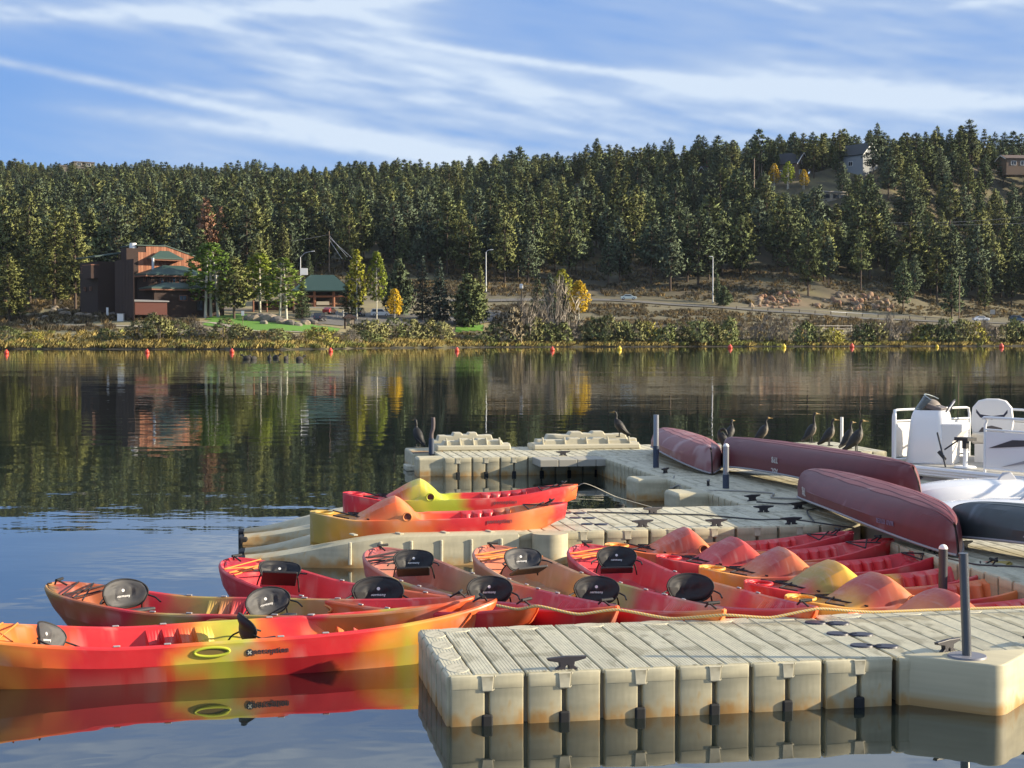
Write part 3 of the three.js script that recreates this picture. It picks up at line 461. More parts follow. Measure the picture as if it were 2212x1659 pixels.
function planks(root, name, x0, x1, y0, y1f, z, step, mat, flip = 1, rotY = 0, ox = 0, oz = 0) { // vertical boards, one part each
  let i = 0; for (let x = x0; x < x1 - 0.05; x += step, i++) { const w = Math.min(step, x1 - x), h = (y1f(x + w / 2)) - y0; const b = mesh('board', new THREE.BoxGeometry(w - 0.05, h, 0.09 + 0.05 * (i % 2)), mat[i % mat.length], root); const lx = x + w / 2; b.position.set(ox + Math.cos(rotY) * lx + Math.sin(rotY) * z, y0 + h / 2, oz - Math.sin(rotY) * lx + Math.cos(rotY) * z); b.rotation.y = rotY; }
}
function hip(w, d, h, inset, over = 0.5) {            // hipped roof with a ridge along x
  const W = w / 2 + over, D = d / 2 + over, r = Math.max(0.02, w / 2 - inset), t = 0.25, v = [[-W, 0, -D], [W, 0, -D], [W, 0, D], [-W, 0, D], [-r, h, 0], [r, h, 0], [-W, -t, -D], [W, -t, -D], [W, -t, D], [-W, -t, D]];
  const f = [[3, 2, 5], [3, 5, 4], [2, 1, 5], [1, 0, 4], [1, 4, 5], [0, 3, 4], [9, 8, 2], [9, 2, 3], [8, 7, 1], [8, 1, 2], [7, 6, 0], [7, 0, 1], [6, 9, 3], [6, 3, 0], [6, 7, 8], [6, 8, 9]], pos = [];
  for (const t3 of f) for (const i of t3) pos.push(...v[i]);
  const g = new THREE.BufferGeometry(); g.setAttribute('position', new THREE.Float32BufferAttribute(pos, 3)); g.computeVertexNormals(); return clean(g);
}
function win(root, x, y, z, w, h, ry = 0, frameMat = trimWood) { // a window: frame with a pane set into it
  const p = P(); p.box(w + 0.24, 0.12, 0.14, 0, h / 2 + 0.06, 0).box(w + 0.24, 0.12, 0.14, 0, -h / 2 - 0.06, 0).box(0.12, h, 0.14, -w / 2 - 0.06, 0, 0).box(0.12, h, 0.14, w / 2 + 0.06, 0, 0).box(0.06, h, 0.1, 0, 0, 0);
  const f = p.build('window', frameMat, root); f.position.set(x, y, z); f.rotation.y = ry; mesh('pane', new THREE.BoxGeometry(w, h, 0.04), winGlass, f).position.z = -0.02; return f;
}
{ // the lodge: a cedar block with a lit gable wall facing the sun, a lower wing on the left and terraced roofs in front
  const D = 338, k = D * KU, c = { x: (300 - 1106) * k, z: -D }, y0 = ground(c.x, c.z) - 2.2, ang = 37 * rad;
  const L = thing('lodge', 'large dark red cedar lodge with green roofs among the pines', 'lodge', [c.x, y0, c.z], ang);
  // local x runs along the lit wall to the right and away, local z towards the sun side of the camera
  const Y = (v) => EYE + (HORIZON - v) * k - y0;      // height of a layout row above the base
  const top = (x) => x < 1.6 ? Y(545) : x < 6.5 ? lerp(Y(533), Y(530), (x - 1.6) / 4.9) : lerp(Y(530), Y(556), clamp((x - 6.5) / 9, 0, 1));
  const wallPts = [[0, 0], [15.6, 0], [15.6, Y(556)], [6.5, Y(530)], [1.6, Y(533)], [0, Y(533)]];
  P().ext(wallPts, 9, 0, 0, -9).build('wall', shadeDarkCedar, L);
  planks(L, 'board', 0, 15.6, Y(622), top, 0.06, 0.62, [cedar, M('cedar_light', 0.34, 0.15, 0.085, 0.85), M('cedar_red', 0.24, 0.09, 0.048, 0.85)]);
  P().ext([[-0.3, 0], [16, 0], [16, 0.3], [-0.3, 0.3]], 9.8, 0, 0, 0).build('foundation', concrete, L).position.set(0, 0, -9.4);
  const slabA = P(); { const dx = 9.3, dy = Y(530) - Y(556), a = Math.atan2(-dy, dx); slabA.box(Math.hypot(dx, dy) + 0.6, 0.25, 9.8, 6.5 + dx / 2, Y(543) + 0.14, -4.6, 0, 0, a); slabA.box(6.9, 0.25, 9.8, 3.1, Y(531.5) + 0.16, -4.6); } slabA.build('roof', greenRoof, L);
  const ch = P().box(3.2, Y(537), 3.4, -1.2, Y(537) / 2, -1.6).build('chimney', shadeDarkCedar, L); P().cyl(0.75, 0.9, 1.3, -0.6, Y(537) + 0.6, -1.4, 12).build('chimney_cap', whitePaint, ch);
  // canopy on the lit wall
  const hoodA = hip(7.4, 2.2, 1.7, 2.6, 0.3); hoodA.translate(6, Y(560) + 0.3, 1.1); P().put(hoodA).build('canopy_roof', greenRoof, L); P().box(7.7, 0.35, 2.4, 6, Y(560) - 0.1, 1.1).build('canopy_fascia', trimWood, L);
  // lower left wing going back along the dark wall
  P().box(7, Y(565), 11, -3.5 - 0.6, Y(565) / 2, -10.5).build('wing_wall', shadeDarkCedar, L);
  planks(L, 'board', -15.8, -5.2, 0.3, () => Y(568), 0, 0.9, [M('shade_dark_cedar_board', 0.036, 0.017, 0.012, 0.85), shadeDarkCedar], 1, Math.PI / 2, -7.62, 0);  // boards darkened in colour for the shade on this wall
  const wr = P().box(8.6, 0.3, 12, 0, 0, 0).geo(); const wrm = mesh('wing_roof', wr, greenRoof, L); wrm.position.set(-4.2, Y(549), -10.5); wrm.rotation.z = 0.16;
  for (const [z, v] of [[-8, 582], [-11, 582], [-14, 582], [-9, 623], [-12.5, 623]]) win(L, -7.82, Y(v), z, 0.9, v < 600 ? 1.3 : 0.7, -Math.PI / 2);
  const bal = P().box(1.9, 3.0, 5.2, -8.4, Y(588), -7.2).build('balcony', M('shade_dark_cedar_board', 0.036, 0.017, 0.012, 0.85), L); P().box(2.0, 0.2, 5.4, -8.4, Y(588) + 1.6, -7.2).build('rail_cap', trimWood, bal);
  // terraced lower storeys in front
  P().box(15, Y(596), 6, 7.2, Y(596) / 2, 3.05).build('front_wall', shadeDarkCedar, L);
  planks(L, 'board', -0.3, 14.7, Y(640), () => Y(600), 6.1, 0.75, [shadeDarkCedar, M('shade_dark_cedar_board', 0.036, 0.017, 0.012, 0.85)]);
  const t1 = hip(15, 6.4, 2.2, 5, 0.8); t1.translate(7.2, Y(594), 3.1); P().put(t1).build('terrace_roof', greenRoof, L);
  P().box(16.7, 0.35, 7.9, 7.2, Y(594) - 0.4, 3.1).build('terrace_fascia', trimWood, L);
  P().cyl(0.3, 0.3, 4.6, 2.2, Y(580), 3.2, 12).build('flue', galv, L);
  P().box(17, Y(626), 5, 7.6, Y(626) / 2, 8.4).build('porch_wall', shadeDarkCedar, L);
  const t2 = hip(17.4, 5.4, 1.3, 4, 0.9); t2.translate(7.6, Y(624), 8.5); P().put(t2).build('porch_roof', greenRoof, L); P().box(19, 0.35, 7, 7.6, Y(624) - 0.4, 8.5).build('porch_fascia', trimWood, L);
  for (const x of [3.5, 5.6, 7.7, 9.8, 11.9, 13.6]) win(L, x, Y(607.5), 6.16, 1.5, 1.1);
  win(L, -0.36, Y(604), 4.4, 0.9, 0.9, -Math.PI / 2);
  for (const x of [6, 9, 12, 14.6]) win(L, x, Y(645), 10.96, 1.7, 1.0);
  win(L, 10, Y(660), 10.96, 1.2, 2.2, 0, blackPaint).name = 'door';
  const shed = P().box(7.5, 3.0, 3, -2.5, 3.3, 11.5).build('annex', M('red_brown_boards', 0.085, 0.025, 0.018, 0.85), L); P().box(8.2, 0.25, 3.8, -2.5, 4.95, 11.5, 0.08).build('annex_roof', M('grey_roof', 0.2, 0.2, 0.21, 0.7), shed);
  const dk = P(); for (let i = 0; i < 5; i++) dk.box(0.12, 2.4, 0.12, 14.5 + i * 1.1, Y(612), 7.8); dk.box(5, 0.2, 3.4, 16.6, Y(620), 6.6); dk.build('deck_frame', tanWall, L); P().put(hip(5, 3.4, 1.1, 2, 0.3), 16.6, Y(603), 6.6).build('deck_awning', tanWall, L);
}
{ // the pavilion with a broad green hipped roof on log posts
  const D = 372, k = D * KU, x = (690 - 1106) * k, z = -D - 6, y0 = ground(x, z) - 1.0, Y = (v) => EYE + (HORIZON - v) * k - y0;
  const L = thing('pavilion', 'log pavilion with broad green hipped roof and tall timber posts', 'pavilion', [x, y0, z], 0.12);
  const r = hip(13.5, 11, Y(592) - Y(627), 3.8, 0.7); r.translate(0, Y(627), 0); P().put(r).build('roof', greenRoof, L);
  P().box(1.9, 1.7, 1.6, -4.6, Y(585), 0).build('roof_vent', whitePaint, L);
  P().box(12.6, Y(630), 8, 0, Y(630) / 2, -1.4).build('wall', shadeDarkCedar, L);
  for (const px of [-5.6, -1.9, 2.9, 6.2]) P().cyl(0.36, 0.4, Y(629), px, Y(629) / 2, 4.9, 10).build('post', M('log_post', 0.23, 0.09, 0.045, 0.8), L);
  const beam = P(); beam.cyl(0.28, 0.28, 14, 0, Y(640), 4.9, 8, 0, 0, Math.PI / 2); beam.build('beam', M('log_post', 0.23, 0.09, 0.045, 0.8), L); P().cyl(0.25, 0.25, 14, 0, Y(656), 4.9, 8, 0, 0, Math.PI / 2).build('beam', M('log_beam_pale', 0.36, 0.19, 0.10, 0.8), L);
  P().box(3.2, 0.9, 0.1, 0.2, Y(655), 5.25).build('sign_board', tanWall, L);
  for (let i = 0; i < 5; i++) win(L, -4.8 + i * 2.4, Y(673), 2.68, 1.6, 2.0, 0, blackPaint);
  P().box(16, 0.4, 13, 0, 0.2, 0.6).build('plinth', concrete, L);
}
{ // low shelter with an awning behind the lawn
  const p = put(585, 676), k = p.k, L = thing('picnic_shelter', 'low open shelter with sagging grey canopy behind the lawn', 'shelter', [p.x, p.y - 0.4, p.z - 4], 0.1);
  for (const x of [-4.6, -1.4, 1.7, 4.9]) P().cyl(0.2, 0.22, 4.3, x, 2.1, 2.2, 8).build('post', trimWood, L);
  const rows = []; for (let i = 0; i <= 14; i++) { const r = []; for (let j = 0; j <= 6; j++) r.push([-5.4 + i * 0.77, 4.2 + 0.9 * Math.abs(Math.sin(i * 0.67)) + 0.4 * Math.sin(j), -2.6 + j * 0.87]); rows.push(r); }
  mesh('canopy', surface(rows), M('grey_canvas', 0.32, 0.32, 0.33, 0.85), L); P().box(9.6, 3.2, 0.2, 0, 1.6, -2.6).build('back_wall', shadeDarkCedar, L);
}
function house(name, label, u, v, D, w, d, h, roofH, turn, wallM, roofM, opts = {}) {
  const q = D > 800 ? null : on(u, v); if (q) D = q.D + 3; const k = D * KU, x = (u - 1106) * k, y = EYE + (HORIZON - v) * k, L = thing(name, label, 'house', [x, y, -D], turn);
  P().box(w, h + 3, d, 0, h / 2 - 1.5, 0).build('wall', wallM, L);
  if (opts.flat) { P().box(w + 1, 0.5, d + 1, 0, h + 0.25, 0).build('roof', roofM, L); }
  else {
    const g = [[-d / 2, 0], [d / 2, 0], [0, roofH]]; P().ext(g, w, -w / 2, h, 0, 0, Math.PI / 2, 0).build('gable', wallM, L);
    const sl = Math.hypot(d / 2 + 0.7, roofH * (d / 2 + 0.7) / (d / 2)), a = Math.atan2(roofH, d / 2), rf = P(); for (const s of [-1, 1]) rf.box(w + 1.3, 0.28, sl, 0, h + roofH / 2 - 0.15, s * (d / 4 + 0.25), s * a); rf.build('roof', roofM, L);
    const tr = P(); for (const e of [-1, 1]) for (const s of [-1, 1]) tr.box(0.16, 0.3, sl, e * (w / 2 + 0.72), h + roofH / 2 - 0.3, s * (d / 4 + 0.25), s * a); tr.build('bargeboard', opts.trim ?? whitePaint, L);
  }
  for (const [wx, wy, ww, wh] of opts.front ?? []) win(L, wx, wy, d / 2 + 0.06, ww, wh, 0, opts.trim ?? whitePaint);
  for (const [wz, wy, ww, wh] of opts.side ?? []) win(L, w / 2 + 0.06, wy, wz, ww, wh, Math.PI / 2, opts.trim ?? whitePaint);
  if (opts.chimney) P().box(1.1, opts.chimney, 1.1, -w * 0.2, h + opts.chimney / 2, 0).build('chimney', M('red_brick', 0.30, 0.12, 0.08, 0.9), L);
  return L;
}
const slate = M('slate_roof', 0.035, 0.037, 0.045, 0.8), greyWall = M('grey_siding', 0.24, 0.26, 0.28, 0.8), brownWall = M('brown_siding', 0.17, 0.115, 0.08, 0.85), tanRoof = M('tan_roof', 0.34, 0.30, 0.25, 0.85);
house('hillside_house', 'dark gabled house with white trim above the yellow aspens', 1706, 386, 588, 10.5, 8.6, 5.4, 4.2, -0.75, brownWall, slate, { side: [[-1.5, 1.8, 1.4, 1.6], [1.6, 1.8, 1.4, 1.6], [0, 5.8, 1.2, 1.4]], front: [[-2, 2, 1.5, 1.4], [2, 2, 1.5, 1.4]] });
house('hillside_house', 'tall grey house with white-trimmed gable on the right skyline', 1850, 374, 606, 12, 9, 6.6, 4.2, -0.9, greyWall, M('dark_shingle', 0.05, 0.055, 0.06, 0.85), { side: [[0, 7.4, 1.5, 2.2], [-2, 2.5, 1.4, 1.6], [2, 2.5, 1.4, 1.6]], front: [[0, 3, 2, 1.6]] });
house('hillside_house', 'low house with flat tan roof below the grey gabled house', 1786, 434, 572, 12, 8, 2.6, 1.3, 0.35, M('buff_wall', 0.30, 0.27, 0.22, 0.85), tanRoof, { flat: true, front: [[-3, 1.2, 2.2, 1.3], [1, 1.2, 2.2, 1.3], [4, 1.2, 1.6, 1.3]], trim: blackPaint });
house('hillside_house', 'long brown house cut off by the right edge of view', 2200, 366, 628, 16, 9, 3.8, 1.6, 0.1, brownWall, M('brown_roof', 0.12, 0.085, 0.07, 0.85), { front: [[-5, 1.7, 2, 1.5], [-1, 1.7, 2, 1.5], [3, 1.7, 2, 1.5]] });
house('hillside_house', 'house hidden in pines with red brick chimney showing', 1535, 388, 640, 8, 7, 3, 2, 0.3, brownWall, slate, { chimney: 4.6, front: [[0, 1.4, 1.5, 1.2]] });
{ const H = house('ridge_house', 'grey boxy house on top of the far left ridge', 182, 380, 905, 12, 9, 7.2, 1, 0.5, M('weathered_wall', 0.13, 0.115, 0.10, 0.9), M('ridge_roof', 0.12, 0.10, 0.09, 0.9), { flat: true, front: [[-3, 6, 2.4, 1.8], [2.5, 6, 2.4, 1.8], [-3, 2, 2.4, 1.8], [2.5, 2, 2.4, 1.8]] }); P().box(10, 4.5, 7, -9.5, 2.2, 1).build('lower_wing', M('weathered_wall', 0.13, 0.115, 0.10, 0.9), H); P().box(11, 0.5, 8, -9.5, 4.7, 1).build('wing_roof', M('ridge_roof', 0.12, 0.10, 0.09, 0.9), H); }
for (const [u, v, top, m, lab] of [[1670, 416, 364, 'aspen_leaves_yellow', 'golden aspen left of the pair below the dark gabled house'], [1700, 418, 360, 'aspen_leaves_lime', 'lime-yellow aspen in front of the dark gabled house'], [1734, 420, 378, 'aspen_leaves_yellow', 'small golden aspen right of the dark gabled house']]) { const q = on(u, v - 8); plant(ASPEN[1], 'aspen_tree', lab, 'tree', q, (v - top) * q.k, 12, 1.25, u, mats.get(m), whiteBark); }
// lamp posts
function lampPost(label, u, v, top, arm, dir) { const p = put(u, v), h = lift(p, top), L = thing('lamp_post', label, 'lamp post', [p.x, p.y, p.z]); P().cyl(0.11, 0.2, h, 0, h / 2, 0, 10).build('pole', galv, L); P().tube([[0, h - 0.1, 0], [dir * arm * 0.4, h + arm * 0.35, 0], [dir * arm, h + arm * 0.5, 0]], 0.085, 6, 12).build('arm', galv, L); P().rbox(0.95, 0.22, 0.4, 0.08, dir * (arm + 0.35), h + arm * 0.5, 0, 0, 0, dir * 0.12).build('lamp_head', whitePaint, L); P().box(0.5, 0.5, 0.5, 0, 0.25, 0).build('base', concrete, L); }
lampPost('tall silver lamp post with short arm right of the bushy pine', 1050, 634, 545, 1.2, 1);
lampPost('tall white lamp post at the roadside left of the rock cut', 1539, 656, 556, 0.25, -1);
lampPost('curved-arm lamp post sticking up behind the pavilion roof', 650, 618, 556, 3.2, 1);
lampPost('curved-arm lamp post rising behind the large green aspen', 470, 600, 536, 2.4, 1);
lampPost('thin bent lamp post in front of the lodge wing', 290, 610, 542, 1.0, -1);
// utility poles and wires
function utilityPole(label, u, v, top, guys) { const p = put(u, v), h = lift(p, top), L = thing('utility_pole', label, 'utility pole', [p.x, p.y, p.z]); P().cyl(0.13, 0.2, h, 0, h / 2, 0, 8).build('pole', poleWood, L); P().box(2.2, 0.16, 0.14, 0, h - 1.2, 0.2).build('crossarm', poleWood, L); if (guys) { for (const [dx, y] of [[5.8, 0.9], [7.2, 0.85], [4.2, 0.8]]) P().bar([0, h * y, 0], [dx, h * y * 0.42, 2.5], 0.06, 5).build('guy_wire', galv, L); } return { x: p.x, y: p.y + h - 1.1, z: p.z }; }
const pA = utilityPole('brown utility pole with slanting guy wires behind the pavilion', 712, 592, 500, true);
const pB = utilityPole('grey utility pole by the road at far right', 2071, 694, 596, false);
const pC = { x: (1628 - 1106) * KU * 560, z: -560 }; pC.y = ground(pC.x, pC.z);
{ for (const [u, D, top, lab] of [[1627, 562, 344, 'shorter of two bare wooden poles on the hilltop'], [1643, 585, 318, 'taller of two bare wooden poles on the hilltop']]) { const k = D * KU, x = (u - 1106) * k, y = ground(x, -D), h = EYE + (HORIZON - top) * k - y, L = thing('wooden_pole', lab, 'pole', [x, y, -D]); P().cyl(0.15, 0.22, h, 0, h / 2, 0, 8).build('pole', M('pale_pole_wood', 0.34, 0.25, 0.18, 0.9), L); P().box(1.8, 0.15, 0.15, 0, h - 0.8, 0).build('crossarm', poleWood, L); } }
const wire = (label, a, b, sag) => { const pts = []; for (let i = 0; i <= 10; i++) { const t = i / 10; pts.push([lerp(a.x, b.x, t), lerp(a.y, b.y, t) - sag * 4 * t * (1 - t), lerp(a.z, b.z, t)]); } tag(P().tube(pts, 0.05, 4, 24).build('power_line', M('wire', 0.25, 0.25, 0.25, 0.5)), label, 'power line'); };
wire('upper power line crossing the dark gully at right', { x: (1950 - 1106) * KU * 500, y: EYE + (HORIZON - 486) * KU * 500, z: -500 }, { x: (2400 - 1106) * KU * 500, y: EYE + (HORIZON - 470) * KU * 500, z: -500 }, 1);
wire('lower power line crossing the dark gully at right', { x: (1920 - 1106) * KU * 500, y: EYE + (HORIZON - 482) * KU * 500, z: -500 }, { x: (2400 - 1106) * KU * 500, y: EYE + (HORIZON - 440) * KU * 500, z: -500 }, 2);
wire('power line strung in front of the dark trees behind the pavilion', pA, { x: (300 - 1106) * KU * 440, y: EYE + (HORIZON - 520) * KU * 440, z: -440 }, 2.5);
// vehicles
function car(label, category, u, v, turn, body, kind, name, fix) {
  const p = fix ?? put(u, v), L = thing(name ?? 'parked_car', label, category, [p.x, p.y + 0.28, p.z], turn);
  const long = kind === 'pickup' ? 5.6 : kind === 'suv' ? 4.7 : 4.6, h = kind === 'sedan' ? 1.42 : 1.75, hl = long / 2;
  const prof = kind === 'pickup' ? [[-hl, 0.45], [-hl, 1.05], [-0.5, 1.08], [-0.35, 1.75], [0.95, 1.75], [1.55, 1.12], [hl - 0.1, 1.0], [hl, 0.5], [hl - 0.2, 0.32], [-hl + 0.1, 0.32]] : kind === 'suv' ? [[-hl, 0.5], [-hl + 0.05, 1.05], [-hl + 0.4, h], [0.5, h], [1.15, 1.08], [hl - 0.15, 0.95], [hl, 0.5], [hl - 0.2, 0.3], [-hl + 0.1, 0.3]] : [[-hl, 0.5], [-hl + 0.05, 0.92], [-hl + 0.75, 0.98], [-hl + 1.35, h], [0.55, h], [1.3, 0.95], [hl - 0.15, 0.82], [hl, 0.45], [hl - 0.2, 0.28], [-hl + 0.1, 0.28]];
  P().ext(prof, 1.66, 0, 0, -0.83, 0, 0, 0, 0.05).build('body', body, L);
  const gl = P(), a = kind === 'pickup' ? [[-0.28, 1.15], [-0.2, 1.66], [0.85, 1.66], [1.35, 1.15]] : kind === 'suv' ? [[-hl + 0.3, 1.1], [-hl + 0.5, h - 0.09], [0.42, h - 0.09], [0.98, 1.1]] : [[-hl + 0.95, 1.0], [-hl + 1.42, h - 0.08], [0.48, h - 0.08], [1.1, 1.0]];
  gl.ext(a, 1.79, 0, 0, -0.895); gl.build('window', winGlass, L);
  for (const x of [-long * 0.31, long * 0.31]) for (const z of [-0.78, 0.78]) { const w = P().cyl(0.34, 0.34, 0.24, 0, 0, 0, 16, Math.PI / 2).build('wheel', blackPaint, L); w.position.set(x, 0.3, z); P().cyl(0.19, 0.19, 0.26, 0, 0, 0, 10, Math.PI / 2).build('rim', galv, w); }
  for (const z of [-0.6, 0.6]) { P().rbox(0.1, 0.16, 0.3, 0.03, hl - 0.02, 0.72, z).build('headlight', whitePaint, L); P().rbox(0.1, 0.16, 0.26, 0.03, -hl, 0.82, z).build('tail_light', M('tail_red', 0.4, 0.02, 0.02, 0.3), L); }
  return L;
}
const carWhite = M('car_paint_white', 0.72, 0.73, 0.74, 0.3, { clearcoat: 1 }), carBlack = M('car_paint_black', 0.02, 0.022, 0.03, 0.25, { clearcoat: 1 }), carSilver = M('car_paint_silver', 0.42, 0.43, 0.45, 0.3, { clearcoat: 1 }), carPale = M('car_paint_pale_green', 0.52, 0.60, 0.56, 0.3, { clearcoat: 1 }), carRed = M('car_paint_red', 0.32, 0.03, 0.03, 0.3, { clearcoat: 1 }), carNavy = M('car_paint_navy', 0.03, 0.045, 0.075, 0.3, { clearcoat: 1 });
car('pale green car driving on the hillside road', 'car', 1357, 649.5, 0.02, carPale, 'sedan', 'driving_car');
car('black car parked nearest the lawn in the car park', 'car', 692, 696, 1.4, carBlack, 'suv');
car('dark red car parked in front of the pavilion posts', 'car', 712, 680, 1.3, carRed, 'sedan');
car('navy blue car parked right of the pavilion posts', 'car', 778, 684, 1.45, carNavy, 'suv');
car('white van-like car parked behind the tall bushes', 'car', 822, 686, 0.1, carWhite, 'suv');
car('silver pickup truck parked under the blue-green spruces', 'pickup truck', 945, 690, 0.15, carSilver, 'pickup', 'parked_pickup');
car('white car half hidden behind the bare twiggy bushes', 'car', 1182, 702, 1.3, carWhite, 'suv');
car('white car on the road at far right', 'car', 2118, 696, 0.1, carWhite, 'sedan', 'driving_car');
car('dark grey car on the road by the right edge', 'car', 2196, 697, 0.05, carNavy, 'suv', 'driving_car');
{ // guardrail along the road
  const L = thing('guardrail', 'long grey guardrail along the hillside road', 'guardrail'), pts = []; for (let i = 0; i <= 26; i++) { const u = 1590 + i * 17, v = lerp(666, 690, i / 26), p = on(u, v + 3); pts.push(p); if (i % 2 === 0) { const b = mesh('post', new THREE.BoxGeometry(0.22, 1.1, 0.22), poleWood, L); b.position.set(p.x, p.y + 0.5, p.z); } }
  for (let i = 0; i < pts.length - 2; i += 2) { const a = pts[i], b = pts[i + 2]; const r = P().bar([a.x, a.y + 0.85, a.z + 0.15], [b.x, b.y + 0.85, b.z + 0.15], 0.09, 6).build('rail', i > 10 && i < 18 ? galv : M('weathered_rail', 0.27, 0.24, 0.2, 0.8), L); }
}
{ // split-rail fence near the shore at right, and small signs
  const p = put(1795, 724), L = thing('rail_fence', 'short pale wooden rail fence between shore bushes', 'fence', [p.x, p.y, p.z + 2], 0.2);
  for (let i = 0; i < 4; i++) P().cyl(0.14, 0.14, 2.6, i * 3.6 - 6, 1.2, 0, 7).build('post', M('pale_timber', 0.45, 0.40, 0.33, 0.9), L); for (let j = 0; j < 3; j++) P().cyl(0.13, 0.13, 11.4, -0.6, 0.7 + j * 0.75, 0.12, 6, 0, 0, Math.PI / 2).build('rail', M('pale_timber', 0.45, 0.40, 0.33, 0.9), L);
  const sign = (label, u, v, h, w, bh, mat, near) => { const q = put(u, v, near), S = thing('sign_post', label, 'sign', [q.x, q.y, q.z]); P().cyl(0.06, 0.06, h, 0, h / 2, 0, 6).build('post', poleWood, S); P().box(w, bh, 0.06, 0, h - bh / 2, 0.08).build('sign_panel', mat, S); };
  sign('small white sign standing at the waterline below the rock cut', 1911, 742, 3.4, 0.9, 0.8, whitePaint); sign('square back of a road sign at the far right', 2143, 692, 3.2, 1.5, 1.4, M('sign_back', 0.34, 0.33, 0.31, 0.6)); sign('white sign on a thin post in the middle of the lawn', 525, 706, 3.4, 0.6, 1.0, whitePaint); sign('small orange sign in the grass right of the golden aspen', 1300, 704, 2.0, 1.1, 0.9, M('orange_sign', 0.6, 0.24, 0.10, 0.7)); sign('white bollard sign on the rocky bank left of the lodge', 233, 690, 2.6, 0.5, 1.8, whitePaint);
  const bin = put(262, 694), Bn = thing('utility_box', 'white utility box on the rocky bank below the lodge', 'utility box', [bin.x, bin.y, bin.z]); P().rbox(1.4, 1.6, 1.1, 0.1, 0, 0.7, 0).build('cabinet', whitePaint, Bn); P().box(1.5, 0.12, 1.2, 0, 1.56, 0).build('lid', whitePaint, Bn);
  const kp = put(755, 712), K = thing('kiosk', 'small brown roofed notice kiosk at the lawn edge', 'kiosk', [kp.x, kp.y, kp.z], 0.3); for (const x of [-1, 1]) for (const z of [-0.5, 0.5]) P().box(0.18, 2.6, 0.18, x, 1.3, z).build('post', shadeDarkCedar, K); P().box(2, 1.3, 0.12, 0, 1.6, 0).build('notice_board', M('notice_board', 0.30, 0.25, 0.2, 0.8), K); P().put(hip(2.4, 1.4, 0.7, 0.8, 0.3), 0, 2.65, 0).build('roof', shadeDarkCedar, K);
  const globe = (label, u, v) => { const q = put(u, v + 62), S = thing('globe_lamp', label, 'lamp post', [q.x, q.y, q.z]), h = lift(q, v); P().cyl(0.08, 0.1, h, 0, h / 2, 0, 8).build('pole', blackPaint, S); P().rbox(0.9, 1.25, 0.6, 0.25, 0, h + 0.3, 0).build('shade', whitePaint, S); };
  globe('white globe lamp above the bushy pine by the car park', 1003, 612); globe('white globe lamp left of the dark spruce clump', 1126, 622);
}
const ORDN = []; { const a = ['first', 'second', 'third', 'fourth', 'fifth', 'sixth', 'seventh', 'eighth', 'ninth', 'tenth', 'eleventh', 'twelfth', 'thirteenth', 'fourteenth', 'fifteenth', 'sixteenth', 'seventeenth', 'eighteenth', 'nineteenth']; const t = ['', '', 'twent', 'thirt', 'fort']; for (let i = 1; i <= 49; i++) ORDN.push(i < 20 ? a[i - 1] : i % 10 ? t[i / 10 | 0] + 'y-' + a[i % 10 - 1] : t[i / 10 | 0] + 'ieth'); }
